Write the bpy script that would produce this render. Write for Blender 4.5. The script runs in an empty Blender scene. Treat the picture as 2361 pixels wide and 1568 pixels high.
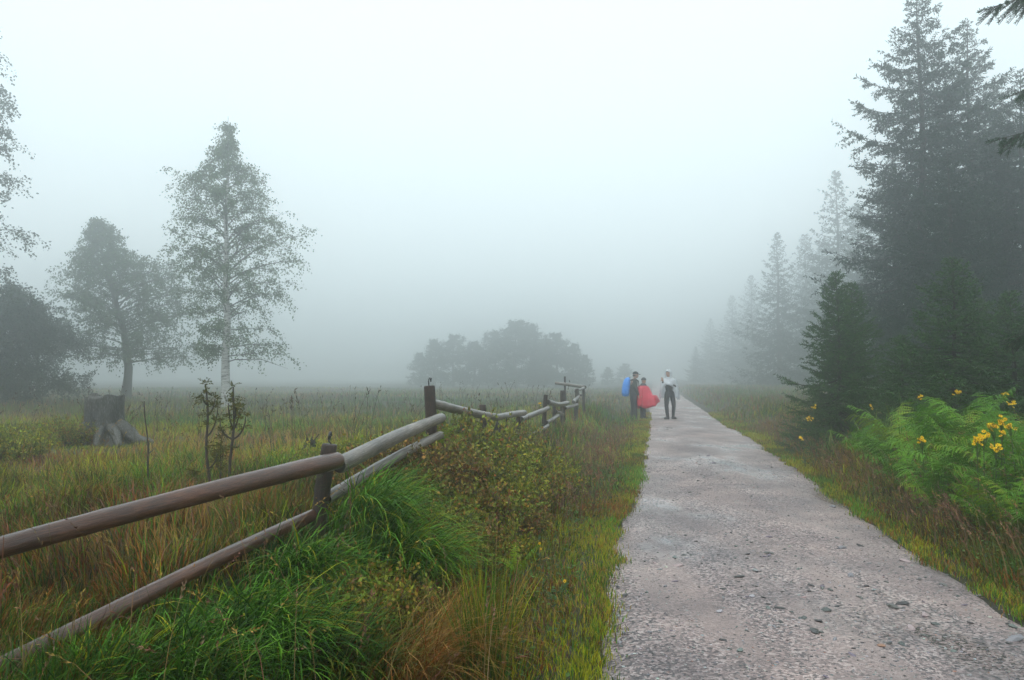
import bpy, math, random
import numpy as np
from mathutils import Vector

# ------------------------------------------------------------------ camera, sky, sun, exposure
scn = bpy.context.scene
col = scn.collection
F, CX, CY, HOR, EYE = 1771.0, 1180.5, 784.0, 868.0, 1.57     # photo at 2361 x 1568
TH = math.atan((HOR - CY) / F)
cam_d = bpy.data.cameras.new('camera'); cam = bpy.data.objects.new('camera', cam_d); col.objects.link(cam)
cam.location = (0, 0, EYE); cam.rotation_euler = (math.pi / 2 + TH, 0, 0)
cam_d.sensor_width = 36.0; cam_d.lens = 36.0 * F / 2361.0
cam_d.clip_start = 0.05; cam_d.clip_end = 3000
scn.camera = cam

SUN_EL, SUN_ROT = math.radians(62), math.radians(205)
world = bpy.data.worlds.new('World'); scn.world = world; world.use_nodes = True
wn, wl = world.node_tree.nodes, world.node_tree.links
wn.clear()
sky = wn.new('ShaderNodeTexSky'); sky.sky_type = 'NISHITA'; sky.sun_disc = False
sky.sun_elevation = SUN_EL; sky.sun_rotation = SUN_ROT; sky.dust_density = 4.0; sky.air_density = 1.0
cloud = wn.new('ShaderNodeMixRGB'); cloud.inputs[0].default_value = 0.93      # the cloud sheet over the blue
cloud.inputs[2].default_value = (7.85, 9.0, 9.3, 1)
bg = wn.new('ShaderNodeBackground'); bg.inputs[1].default_value = 0.143
wo = wn.new('ShaderNodeOutputWorld')
wl.new(sky.outputs[0], cloud.inputs[1]); wl.new(cloud.outputs[0], bg.inputs[0]); wl.new(bg.outputs[0], wo.inputs[0])
sun_d = bpy.data.lights.new('sun', 'SUN'); sun = bpy.data.objects.new('sun', sun_d); col.objects.link(sun)
sun_d.energy = 1.1; sun_d.angle = math.radians(35); sun_d.color = (1, 0.97, 0.92)
sd = Vector((math.sin(SUN_ROT) * math.cos(SUN_EL), math.cos(SUN_ROT) * math.cos(SUN_EL), math.sin(SUN_EL)))
sun.rotation_euler = sd.to_track_quat('Z', 'Y').to_euler(); sun.location = sd * 60
scn.view_settings.view_transform = 'Standard'; scn.view_settings.look = 'None'
scn.view_settings.exposure = 0.0; scn.view_settings.gamma = 1.0
scn.render.engine = 'CYCLES'
cy = scn.cycles
cy.use_denoising = True; cy.denoising_prefilter = 'ACCURATE'
cy.max_bounces = 10; cy.diffuse_bounces = 3; cy.glossy_bounces = 2; cy.transmission_bounces = 3
cy.transparent_max_bounces = 6; cy.volume_bounces = 8
cy.caustics_reflective = False; cy.caustics_refractive = False

FOG = 0.0125
rng = np.random.default_rng(7)
random.seed(7)
R = math.radians
U = lambda a, b, n=None: rng.uniform(a, b, n)

def P(px, py, d):
    """photo pixel + depth along +Y -> world point"""
    dx = (px - CX) / F; dy = (CY - py) / F
    wy = math.cos(TH) - dy * math.sin(TH); wz = math.sin(TH) + dy * math.cos(TH)
    s = d / wy
    return np.array((dx * s, d, EYE + wz * s))

# ------------------------------------------------------------------ noise and terrain
_tab = np.random.default_rng(3).random((256, 256))
def vn(x, y, s, o=0):
    x = np.asarray(x, float) / s + 37.3 * o; y = np.asarray(y, float) / s + 91.7 * o
    xi = np.floor(x).astype(int); yi = np.floor(y).astype(int)
    fx = x - xi; fy = y - yi
    fx = fx * fx * (3 - 2 * fx); fy = fy * fy * (3 - 2 * fy)
    a = _tab[xi % 256, yi % 256]; b = _tab[(xi + 1) % 256, yi % 256]
    c = _tab[xi % 256, (yi + 1) % 256]; e = _tab[(xi + 1) % 256, (yi + 1) % 256]
    return (a * (1 - fx) + b * fx) * (1 - fy) + (c * (1 - fx) + e * fx) * fy

def sst(a, b, t):
    t = np.clip((np.asarray(t, float) - a) / (b - a), 0, 1)
    return t * t * (3 - 2 * t)

PW = 2.6
def xl(y):                                           # left edge of the path
    y = np.asarray(y, float)
    return 0.48 + 0.184 * (y - 4) - 0.09 * (1 - sst(5.5, 9, y)) - 0.14 * np.exp(-((y - 7.9) / 1.3) ** 2) + 0.12 * (vn(y, y * 0, 1.9, 2) - .5) + 0.05 * (vn(y, y * 0, .21, 3) - .5)
def xr(y):
    y = np.asarray(y, float)
    return 0.48 + 0.184 * (y - 4) + PW + 0.16 * np.exp(-((y - 18) / 6.) ** 2) + 0.12 * (vn(y, y * 0, 1.9, 5) - .5) + 0.05 * (vn(y, y * 0, .21, 6) - .5)

def G(x, y):
    x = np.asarray(x, float); y = np.asarray(y, float)
    v = xl(y) - x                                    # metres left of the path
    w = x - xr(y)                                    # metres right of it
    z = -0.04 * np.ones_like(v)
    left = -0.10 * np.exp(-((v - 0.95) / .35) ** 2) + (0.10 + .16 * sst(4.2, 5.8, y)) * sst(1.2, 2.0, v) - 0.12 * sst(3.5, 8, v) * sst(4.2, 5.8, y)
    left = left * np.exp(-np.maximum(y - 30, 0) / 30)
    md = np.exp(-(((v - 1.75) / .75) ** 2)) * sst(6.2, 7.6, y) * (1 - sst(11, 13.5, y))
    left = left + 0.20 * md
    right = 0.42 * sst(0.35, 1.9, w)
    ed = sst(-.10, 0.06, np.maximum(v, w))
    z = z + np.where(v > 0, left, 0) + np.where(w > 0, right, 0) + 0.05 * ed
    amp = sst(0.3, 2.5, np.maximum(v, w))
    z = z + amp * (0.16 * (vn(x, y, 3.1, 1) - .5) + 0.10 * (vn(x, y, .9, 4) - .5)) + sst(3, 20, np.maximum(v, w)) * .35 * (vn(x, y, 17, 8) - .5)
    return z
def Gs(x, y): return float(G(np.array([x]), np.array([y]))[0])

# ------------------------------------------------------------------ mesh helpers
def mk(name, V, T, mat, parent=None, C=None, smooth=False, loc=None, mats=None, midx=None):
    V = np.asarray(V, np.float32).reshape(-1, 3); T = np.asarray(T, np.int32).reshape(-1, 3)
    me = bpy.data.meshes.new(name)
    me.vertices.add(len(V)); me.vertices.foreach_set('co', V.ravel())
    me.loops.add(T.size); me.loops.foreach_set('vertex_index', T.ravel())
    me.polygons.add(len(T))
    me.polygons.foreach_set('loop_start', np.arange(0, T.size, 3, dtype=np.int32))
    me.polygons.foreach_set('loop_total', np.full(len(T), 3, np.int32))
    me.polygons.foreach_set('use_smooth', np.full(len(T), smooth, bool))
    for m in (mats or [mat]): me.materials.append(m)
    if midx is not None: me.polygons.foreach_set('material_index', np.asarray(midx, np.int32))
    if C is not None:
        a = me.color_attributes.new('tint', 'FLOAT_COLOR', 'POINT')
        c4 = np.ones((len(V), 4), np.float32); c4[:, :3] = C
        a.data.foreach_set('color', c4.ravel())
    me.update(calc_edges=True); me.validate()
    o = bpy.data.objects.new(name, me); col.objects.link(o)
    if parent is not None: o.parent = parent
    if loc is not None: o.location = loc
    return o

class Acc:
    """collects pieces of one mesh"""
    def __init__(s): s.V = []; s.T = []; s.C = []; s.M = []; s.n = 0
    def add(s, V, T, C=None, m=0):
        V = np.asarray(V, float).reshape(-1, 3); T = np.asarray(T, int).reshape(-1, 3)
        s.V.append(V); s.T.append(T + s.n); s.n += len(V)
        c = np.ones((len(V), 3)); 
        if C is not None: c[:] = C
        s.C.append(c); s.M.append(np.full(len(T), m))
        return s
    def obj(s, name, mat, parent=None, smooth=False, loc=None, mats=None):
        return mk(name, np.concatenate(s.V), np.concatenate(s.T), mat, parent, np.concatenate(s.C), smooth, loc, mats, np.concatenate(s.M) if mats else None)

def empty(name, loc=(0, 0, 0), rz=0):
    o = bpy.data.objects.new(name, None); col.objects.link(o)
    o.empty_display_size = .2; o.location = [float(c) for c in loc]; o.rotation_euler = (0, 0, rz)
    return o
def tag(o, label, cat, group=None):
    o['label'] = label; o['category'] = cat
    if group: o['group'] = group
    return o
def copy_tree(o, parent=None):
    c = o.copy(); col.objects.link(c); c.parent = parent
    for ch in o.children: copy_tree(ch, c)
    return c

def frames(pts):
    pts = np.asarray(pts, float); t = np.gradient(pts, axis=0)
    t /= np.linalg.norm(t, axis=1)[:, None] + 1e-9
    ref = np.array((0, 0, 1.0)) if abs(t[0, 2]) < .9 else np.array((1.0, 0, 0))
    a = np.cross(t, ref); a /= np.linalg.norm(a, axis=1)[:, None] + 1e-9
    b = np.cross(t, a)
    return t, a, b
def tube(pts, r, sides=6, cap=True, rough=0):
    pts = np.asarray(pts, float); n = len(pts); r = np.broadcast_to(np.asarray(r, float), (n,))
    t, a, b = frames(pts)
    ang = np.linspace(0, 2 * math.pi, sides, endpoint=False)
    rr = r[:, None] * (1 + rough * (rng.random((n, sides)) - .5))
    V = pts[:, None] + rr[..., None] * (np.cos(ang)[None, :, None] * a[:, None] + np.sin(ang)[None, :, None] * b[:, None])
    V = V.reshape(-1, 3)
    i = np.arange(n - 1)[:, None] * sides; j = np.arange(sides)[None]; k = (j + 1) % sides
    q0, q1, q2, q3 = i + j, i + k, i + sides + k, i + sides + j
    T = np.concatenate([np.stack([q0, q1, q2], -1).reshape(-1, 3), np.stack([q0, q2, q3], -1).reshape(-1, 3)])
    if cap:
        V = np.vstack([V, pts[0], pts[-1]]); c0 = n * sides; c1 = c0 + 1; jj = np.arange(sides); kk = (jj + 1) % sides
        T = np.vstack([T, np.stack([np.full(sides, c0), kk, jj], 1), np.stack([np.full(sides, c1), (n - 1) * sides + jj, (n - 1) * sides + kk], 1)])
    return V, T

def blades(base, h, w, az, lean, c0, c1, K=4, bend=1.6, l0=None, prof=.7, lift=0.0):
    """strips that bend over: base (N,3); lean = angle from upright at the tip"""
    N = len(base); h = np.broadcast_to(h, N); w = np.broadcast_to(w, N); lean = np.broadcast_to(lean, N); az = np.broadcast_to(az, N)
    if l0 is None: l0 = U(0, .18, N)
    t = np.linspace(0, 1, K)
    ang = l0[:, None] + (lean - l0)[:, None] * (t[None] ** bend)
    st = h[:, None] / (K - 1)
    hx = np.sin(ang[:, :-1] * .5 + ang[:, 1:] * .5) * st; vz = np.cos(ang[:, :-1] * .5 + ang[:, 1:] * .5) * st
    H_ = np.concatenate([np.zeros((N, 1)), np.cumsum(hx, 1)], 1); Z = np.concatenate([np.zeros((N, 1)), np.cumsum(vz, 1)], 1)
    ctr = np.stack([base[:, 0:1] + H_ * np.cos(az)[:, None], base[:, 1:2] + H_ * np.sin(az)[:, None], base[:, 2:3] + Z], -1)
    fa = az + math.pi / 2 + U(-.9, .9, N)
    side = np.stack([np.cos(fa), np.sin(fa), np.zeros(N)], -1)
    pr = np.where(t < 1, (1 - t) ** prof, 0) * np.where(t == 0, .8, 1)
    off = (w[:, None] * pr[None] * .5)[..., None] * side[:, None]
    Lv = ctr - off; Rv = ctr + off
    nv = 2 * (K - 1) + 1
    V = np.empty((N, nv, 3)); V[:, 0:-1:2] = Lv[:, :-1]; V[:, 1:-1:2] = Rv[:, :-1]; V[:, -1] = ctr[:, -1]
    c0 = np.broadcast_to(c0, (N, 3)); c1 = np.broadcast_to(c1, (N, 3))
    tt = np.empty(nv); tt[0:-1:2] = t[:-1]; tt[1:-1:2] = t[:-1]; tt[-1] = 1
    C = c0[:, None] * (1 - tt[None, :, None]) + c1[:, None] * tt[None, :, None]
    tri = []
    for k in range(K - 2):
        a = 2 * k; tri += [[a, a + 1, a + 3], [a, a + 3, a + 2]]
    a = 2 * (K - 2); tri += [[a, a + 1, a + 2]]
    T = (np.array(tri)[None] + (np.arange(N) * nv)[:, None, None]).reshape(-1, 3)
    return V.reshape(-1, 3), T, C.reshape(-1, 3)

def cards(pos, d, n, ln, wd, C):
    """rhombic leaves: pos (N,3) base, d (N,3) axis, n (N,3) approx normal"""
    N = len(pos)
    d = d / (np.linalg.norm(d, axis=1)[:, None] + 1e-9)
    s = np.cross(d, n); s /= np.linalg.norm(s, axis=1)[:, None] + 1e-9
    ln = np.broadcast_to(ln, N)[:, None]; wd = np.broadcast_to(wd, N)[:, None]
    V = np.stack([pos, pos + d * ln * .5 + s * wd * .5, pos + d * ln, pos + d * ln * .5 - s * wd * .5], 1)
    T = (np.array([[0, 1, 2], [0, 2, 3]])[None] + (np.arange(N) * 4)[:, None, None]).reshape(-1, 3)
    C = np.repeat(np.broadcast_to(C, (N, 3)), 4, axis=0)
    return V.reshape(-1, 3), T, C
def rdir(n):
    v = rng.normal(size=(n, 3)); return v / np.linalg.norm(v, axis=1)[:, None]
def jit(c, n, a=.25):
    c = np.broadcast_to(np.asarray(c, float), (n, 3))
    return c * (1 + a * (rng.random((n, 1)) - .5) * 2) * (1 + .12 * (rng.random((n, 3)) - .5) * 2)
def pick(cols, wts, n):
    cols = np.asarray(cols, float); return cols[rng.choice(len(cols), n, p=np.asarray(wts, float) / sum(wts))]

# ------------------------------------------------------------------ materials
def nmat(name):
    m = bpy.data.materials.new(name); m.use_nodes = True
    nt = m.node_tree; return m, nt.nodes, nt.links, nt.nodes['Principled BSDF']
def ramp(n, stops):
    r = n.new('ShaderNodeValToRGB'); e = r.color_ramp.elements
    while len(e) < len(stops): e.new(.5)
    for i, (p, c) in enumerate(stops): e[i].position = p; e[i].color = (*c, 1)
    return r
def noise(n, l, scale, detail=4, rough=.6, vec=None, stretch=None, co='Object'):
    t = n.new('ShaderNodeTexNoise'); t.inputs['Scale'].default_value = scale; t.inputs['Detail'].default_value = detail; t.inputs['Roughness'].default_value = rough
    tc = n.new('ShaderNodeTexCoord'); src = tc.outputs[co]
    if stretch:
        mp = n.new('ShaderNodeMapping'); mp.inputs['Scale'].default_value = stretch; l.new(src, mp.inputs[0]); src = mp.outputs[0]
    l.new(src, t.inputs['Vector']); return t
def leaf_mat(name, trans=.35, rough=.45, spec=.4):
    m, n, l, b = nmat(name)
    at = n.new('ShaderNodeAttribute'); at.attribute_name = 'tint'
    l.new(at.outputs['Color'], b.inputs['Base Color']); b.inputs['Roughness'].default_value = rough
    b.inputs['Specular IOR Level'].default_value = spec
    if trans:
        tr = n.new('ShaderNodeBsdfTranslucent'); mx = n.new('ShaderNodeMixShader'); mx.inputs[0].default_value = trans
        l.new(at.outputs['Color'], tr.inputs[0]); l.new(b.outputs[0], mx.inputs[1]); l.new(tr.outputs[0], mx.inputs[2])
        l.new(mx.outputs[0], n['Material Output'].inputs[0])
    return m
def plain(name, c, rough=.6, spec=.4, var=.25, scale=12, bump=.0, stretch=None):
    m, n, l, b = nmat(name)
    t = noise(n, l, scale, 5, stretch=stretch)
    lo = [x * (1 - var) for x in c]; hi = [min(1, x * (1 + var)) for x in c]
    r = ramp(n, [(.3, lo), (.7, hi)]); l.new(t.outputs[0], r.inputs[0]); l.new(r.outputs[0], b.inputs['Base Color'])
    b.inputs['Roughness'].default_value = rough; b.inputs['Specular IOR Level'].default_value = spec
    if bump:
        bp = n.new('ShaderNodeBump'); bp.inputs['Strength'].default_value = bump; bp.inputs['Distance'].default_value = .02
        l.new(t.outputs[0], bp.inputs['Height']); l.new(bp.outputs[0], b.inputs['Normal'])
    return m
def wood(name, dark, mid, lite, rough, sc=(1, 1, 1), bump=.5, gscale=9, coat=0):
    m, n, l, b = nmat(name)
    t = noise(n, l, gscale, 8, .65, stretch=sc); t2 = noise(n, l, 2.2, 3)
    r = ramp(n, [(.28, dark), (.52, mid), (.75, lite)]); l.new(t.outputs[0], r.inputs[0])
    r2 = ramp(n, [(.35, (.55, .55, .55)), (.65, (1.15, 1.1, 1.05))]); l.new(t2.outputs[0], r2.inputs[0])
    mu = n.new('ShaderNodeMixRGB'); mu.blend_type = 'MULTIPLY'; mu.inputs[0].default_value = 1
    l.new(r.outputs[0], mu.inputs[1]); l.new(r2.outputs[0], mu.inputs[2]); l.new(mu.outputs[0], b.inputs['Base Color'])
    rr = n.new('ShaderNodeMapRange'); rr.inputs[3].default_value = rough - .1; rr.inputs[4].default_value = rough + .2
    l.new(t2.outputs[0], rr.inputs[0]); l.new(rr.outputs[0], b.inputs['Roughness'])
    bp = n.new('ShaderNodeBump'); bp.inputs['Strength'].default_value = bump; bp.inputs['Distance'].default_value = .006
    l.new(t.outputs[0], bp.inputs['Height']); l.new(bp.outputs[0], b.inputs['Normal'])
    b.inputs['Specular IOR Level'].default_value = .35
    if coat: b.inputs['Coat Weight'].default_value = coat; b.inputs['Coat Roughness'].default_value = .24; b.inputs['Coat IOR'].default_value = 1.36
    return m

M_grass = leaf_mat('grass', .22, .6, .12)
M_leaf = leaf_mat('leaves', .26, .6, .10)
M_needle = leaf_mat('needles', .12, .7, .10)
M_rail = wood('wet_brown_rail', (.016, .005, .002), (.085, .027, .010), (.20, .085, .038), .40, (22, 22, 1.3), 1.0, coat=1.0)
M_rail2 = wood('grey_weathered_rail', (.05, .03, .02), (.19, .165, .14), (.36, .345, .32), .45, (22, 22, 1.0), 1.0, 7, coat=.6)
M_railend = plain('rail_end_grain', (.035, .026, .02), .6, .4, .4, 60)
M_post = wood('post_wood', (.012, .009, .008), (.035, .022, .016), (.16, .07, .035), .42, (28, 28, 2.5))
M_stump = wood('grey_dead_wood', (.018, .018, .016), (.075, .075, .07), (.30, .32, .32), .6, (9, 9, 1.6), 1.0, 8)
M_rotten = wood('rotten_wood', (.012, .010, .009), (.03, .025, .02), (.07, .055, .045), .6, (20, 20, 3), .9)
M_bark = plain('dark_bark', (.05, .042, .036), .8, .3, .5, 14, .8, (4, 4, 1))
M_twig = plain('twig_bark', (.045, .032, .026), .6, .4, .4, 25, .3)
M_iron = plain('iron_wire', (.03, .03, .032), .4, .5, .3, 40)
def birch_mat():
    m, n, l, b = nmat('birch_bark')
    t = noise(n, l, 5, 6, .6, stretch=(1.5, 1.5, 7))
    r = ramp(n, [(.36, (.05, .045, .04)), (.46, (.42, .41, .39)), (.7, (.68, .68, .66))]); l.new(t.outputs[0], r.inputs[0])
    l.new(r.outputs[0], b.inputs['Base Color']); b.inputs['Roughness'].default_value = .6; return m
M_birch = birch_mat()

def ground_mat():  # peat and leaf litter under the grass
    m, n, l, b = nmat('moor_soil')
    t = noise(n, l, 1.3, 8, .7); t2 = noise(n, l, 26, 6, .7)
    r = ramp(n, [(.3, (.018, .013, .008)), (.5, (.03, .03, .010)), (.7, (.055, .038, .015))]); l.new(t.outputs[0], r.inputs[0])
    r2 = ramp(n, [(.3, (.45, .45, .45)), (.7, (1.4, 1.4, 1.4))]); l.new(t2.outputs[0], r2.inputs[0])
    mu = n.new('ShaderNodeMixRGB'); mu.blend_type = 'MULTIPLY'; mu.inputs[0].default_value = 1
    l.new(r.outputs[0], mu.inputs[1]); l.new(r2.outputs[0], mu.inputs[2]); l.new(mu.outputs[0], b.inputs['Base Color'])
    bp = n.new('ShaderNodeBump'); bp.inputs['Strength'].default_value = .8; bp.inputs['Distance'].default_value = .03
    l.new(t2.outputs[0], bp.inputs['Height']); l.new(bp.outputs[0], b.inputs['Normal']); b.inputs['Roughness'].default_value = .85
    return m
def path_mat():
    m, n, l, b = nmat('wet_gravel')
    tc = n.new('ShaderNodeTexCoord')
    vo = n.new('ShaderNodeTexVoronoi'); vo.inputs['Scale'].default_value = 62; l.new(tc.outputs['Object'], vo.inputs['Vector'])
    sep = n.new('ShaderNodeSeparateColor'); l.new(vo.outputs['Color'], sep.inputs[0])
    r = ramp(n, [(.0, (.04, .038, .042)), (.25, (.12, .105, .105)), (.48, (.24, .185, .175)), (.72, (.35, .275, .26)), (.94, (.46, .40, .38))])
    l.new(sep.outputs[0], r.inputs[0])
    big = noise(n, l, .9, 5, .6); r2 = ramp(n, [(.36, (.66, .65, .68)), (.64, (1.32, 1.24, 1.21))]); l.new(big.outputs[0], r2.inputs[0])
    fine = noise(n, l, 320, 3, .7); r3 = ramp(n, [(.3, (.5, .5, .5)), (.7, (1.35, 1.35, 1.35))]); l.new(fine.outputs[0], r3.inputs[0])
    mu = n.new('ShaderNodeMixRGB'); mu.blend_type = 'MULTIPLY'; mu.inputs[0].default_value = 1
    mu2 = n.new('ShaderNodeMixRGB'); mu2.blend_type = 'MULTIPLY'; mu2.inputs[0].default_value = 1
    trk = noise(n, l, .8, 6, .65, stretch=(2.2, .35, 1)); tr2 = ramp(n, [(.44, (0, 0, 0)), (.60, (.8, .8, .8))]); l.new(trk.outputs[0], tr2.inputs[0])
    cm = n.new('ShaderNodeMixRGB'); cm.inputs[2].default_value = (.275, .22, .205, 1); l.new(tr2.outputs[0], cm.inputs[0]); l.new(r.outputs[0], cm.inputs[1])   # trodden, finer gravel
    l.new(cm.outputs[0], mu.inputs[1]); l.new(r2.outputs[0], mu.inputs[2]); l.new(mu.outputs[0], mu2.inputs[1]); l.new(r3.outputs[0], mu2.inputs[2])
    l.new(mu2.outputs[0], b.inputs['Base Color'])
    wet = noise(n, l, .55, 4, .6, stretch=(1.6, .6, 1)); rr = ramp(n, [(.40, (.75, .75, .75)), (.56, (.5, .5, .5)), (.64, (.14, .14, .14))])
    l.new(wet.outputs[0], rr.inputs[0]); l.new(rr.outputs[0], b.inputs['Roughness'])
    b.inputs['Specular IOR Level'].default_value = .6
    ma = n.new('ShaderNodeMath'); ma.operation = 'ADD'; l.new(vo.outputs['Distance'], ma.inputs[0]); l.new(fine.outputs[0], ma.inputs[1])
    bs = n.new('ShaderNodeMath'); bs.operation = 'MULTIPLY'; bs.inputs[1].default_value = .7; l.new(rr.outputs[0], bs.inputs[0])
    bp = n.new('ShaderNodeBump'); bp.inputs['Distance'].default_value = .006; l.new(bs.outputs[0], bp.inputs['Strength'])
    l.new(ma.outputs[0], bp.inputs['Height']); l.new(bp.outputs[0], b.inputs['Normal'])
    return m
M_ground = ground_mat(); M_path = path_mat()
def stone_mat():
    m, n, l, b = nmat('wet_stone')
    at = n.new('ShaderNodeAttribute'); at.attribute_name = 'tint'
    t = noise(n, l, 60, 4); r = ramp(n, [(.3, (.7, .7, .7)), (.7, (1.25, 1.25, 1.25))]); l.new(t.outputs[0], r.inputs[0])
    mu = n.new('ShaderNodeMixRGB'); mu.blend_type = 'MULTIPLY'; mu.inputs[0].default_value = 1
    l.new(at.outputs['Color'], mu.inputs[1]); l.new(r.outputs[0], mu.inputs[2]); l.new(mu.outputs[0], b.inputs['Base Color'])
    b.inputs['Roughness'].default_value = .42; b.inputs['Specular IOR Level'].default_value = .5; return m
M_stone = stone_mat()

# ------------------------------------------------------------------ ground and path
def grid_mesh(xs, ys, fz):
    X, Y = np.meshgrid(xs, ys); Z = fz(X, Y)
    V = np.stack([X, Y, Z], -1).reshape(-1, 3); nx, ny = len(xs), len(ys)
    i = np.arange(ny - 1)[:, None] * nx + np.arange(nx - 1)[None]
    T = np.concatenate([np.stack([i, i + 1, i + nx + 1], -1).reshape(-1, 3), np.stack([i, i + nx + 1, i + nx], -1).reshape(-1, 3)])
    return V, T
t = np.linspace(-1, 1, 241); xs = np.sinh(t * 5.6) / np.sinh(5.6) * 420
t = np.linspace(0, 1, 261); ys = -20 + 660 * (np.exp(t * 3.6) - 1) / (np.exp(3.6) - 1)
V, T = grid_mesh(xs, ys, G)
ground = mk('ground', V, T, M_ground, smooth=True); ground['kind'] = 'structure'

yy = np.concatenate([np.arange(-4, 30, .09), np.arange(30, 240, 1.5)])
uu = np.linspace(0, 1, 15)
X = xl(yy)[:, None] * (1 - uu) + xr(yy)[:, None] * uu
Y = np.repeat(yy[:, None], 15, 1)
def path_z(u, x, y): return 0.012 + 0.035 * (1 - (2 * u - 1) ** 2) - .035 * (np.abs(2 * u - 1) > .99) + .022 * (vn(x, y, .8, 9) - .5) - .018 * np.exp(-((u - .25) / .1) ** 2) - .018 * np.exp(-((u - .72) / .1) ** 2)
Z = path_z(np.repeat(uu[None], len(yy), 0), X, Y)
V = np.stack([X, Y, Z], -1).reshape(-1, 3)
i = np.arange(len(yy) - 1)[:, None] * 15 + np.arange(14)[None]
T = np.concatenate([np.stack([i, i + 1, i + 16], -1).reshape(-1, 3), np.stack([i, i + 16, i + 15], -1).reshape(-1, 3)])
path = mk('path', V, T, M_path, smooth=True); path['kind'] = 'structure'
def pz(x, y):
    a, b = xl(y), xr(y); u = np.clip((x - a) / (b - a), 0, 1); return path_z(u, x, y)

# loose stones on the path: 300 as pieces, the small gravel as stuff
def pebble(nseed):
    r = np.random.default_rng(nseed)
    o = np.array([[1, 0, 0], [-1, 0, 0], [0, 1, 0], [0, -1, 0], [0, 0, 1], [0, 0, -1.]])
    Tt = np.array([[0, 2, 4], [2, 1, 4], [1, 3, 4], [3, 0, 4], [2, 0, 5], [1, 2, 5], [3, 1, 5], [0, 3, 5]])
    V = list(o); T = []; cache = {}
    def mid(a, b):
        k = (min(a, b), max(a, b))
        if k not in cache: p = V[a] + V[b]; V.append(p / np.linalg.norm(p)); cache[k] = len(V) - 1
        return cache[k]
    for a, b, c in Tt:
        x, y, z = mid(a, b), mid(b, c), mid(c, a); T += [[a, x, z], [x, b, y], [z, y, c], [x, y, z]]
    V = np.array(V) * r.uniform(.72, 1.15, (len(V), 1)) * np.array([1, r.uniform(.5, .9), r.uniform(.3, .55)])
    return V, np.array(T)
SC = [(.10, .105, .11), (.16, .16, .17), (.22, .235, .235), (.32, .35, .34), (.30, .24, .22), (.045, .042, .045), (.26, .12, .08), (.42, .42, .40)]
SW = [5, 3, 2.5, 1.6, 1.5, 5, .4, .4]
stone_me = []
for k in range(16):
    V, T = pebble(k); c = SC[k % 8]
    o = mk('stone', V, T, M_stone, path, np.broadcast_to(jit(c, 1, .2), V.shape)); stone_me.append(o.data)
    if k == 0: first = o
    else: bpy.data.objects.remove(o)
idx = rng.choice(16, 300, p=np.array(SW + SW) / (2 * sum(SW)))
for k in range(300):
    # most lie in the loosened band in front of the camera
    if k < 190: y = U(4.2, 7.6); x = xl(y) + PW * np.clip(rng.normal(.55, .26), .04, .97)
    else: y = U(3.6, 15); x = xl(y) + PW * U(.03, .97)
    s = float(np.clip(rng.lognormal(math.log(.016), .45), .008, .045))
    o = first if k == 0 else bpy.data.objects.new('stone', stone_me[idx[k]])
    if k: col.objects.link(o); o.parent = path
    o.location = (float(x), float(y), float(pz(x, y)) + s * .12)
    o.rotation_euler = (U(-.2, .2), U(-.2, .2), U(0, 6.28)); o.scale = (s * U(.9, 1.5), s, s)
n = 15000
y = 3.3 + 11 * U(0, 1, n) ** 1.7; x = xl(y) + (xr(y) - xl(y)) * U(.0, 1.0, n); s = np.clip(rng.lognormal(math.log(.0048), .35, n), .0025, .010) * (1 + .05 * y)
Vp, Tp = pebble(99); Vp = Vp[:6]; Tp = np.array([[0, 2, 4], [2, 1, 4], [1, 3, 4], [3, 0, 4], [2, 0, 5], [1, 2, 5], [3, 1, 5], [0, 3, 5]])
a = U(0, 6.28, n); ca, sa = np.cos(a), np.sin(a)
base = Vp[None] * s[:, None, None] * U(.7, 1.35, (n, 6, 1))
V = np.stack([base[..., 0] * ca[:, None] - base[..., 1] * sa[:, None] + x[:, None], base[..., 0] * sa[:, None] + base[..., 1] * ca[:, None] + y[:, None], base[..., 2] + (pz(x, y) + s * .1)[:, None]], -1)
C = np.repeat(jit(pick(SC, SW, n), n, .25), 6, 0)
gr = mk('gravel', V.reshape(-1, 3), (Tp[None] + (np.arange(n) * 6)[:, None, None]).reshape(-1, 3), M_stone, path, C); gr['kind'] = 'stuff'


# ------------------------------------------------------------------ fog: one closed even volume round everything
bx = np.array([[-430, -25, -3], [430, -25, -3], [430, 650, -3], [-430, 650, -3], [-430, -25, 26.0], [430, -25, 26.0], [430, 650, 26.0], [-430, 650, 26.0]], float)
bt = [[0, 2, 1], [0, 3, 2], [4, 5, 6], [4, 6, 7], [0, 1, 5], [0, 5, 4], [1, 2, 6], [1, 6, 5], [2, 3, 7], [2, 7, 6], [3, 0, 4], [3, 4, 7]]
m = bpy.data.materials.new('fog'); m.use_nodes = True; n_ = m.node_tree.nodes; n_.clear()
pv = n_.new('ShaderNodeVolumePrincipled'); pv.inputs['Color'].default_value = (.945, .97, .978, 1); pv.inputs['Density'].default_value = FOG
pv.inputs['Anisotropy'].default_value = .85
mo = n_.new('ShaderNodeOutputMaterial'); m.node_tree.links.new(pv.outputs[0], mo.inputs['Volume'])
haze = mk('haze', bx, bt, m); haze['kind'] = 'stuff'

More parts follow.
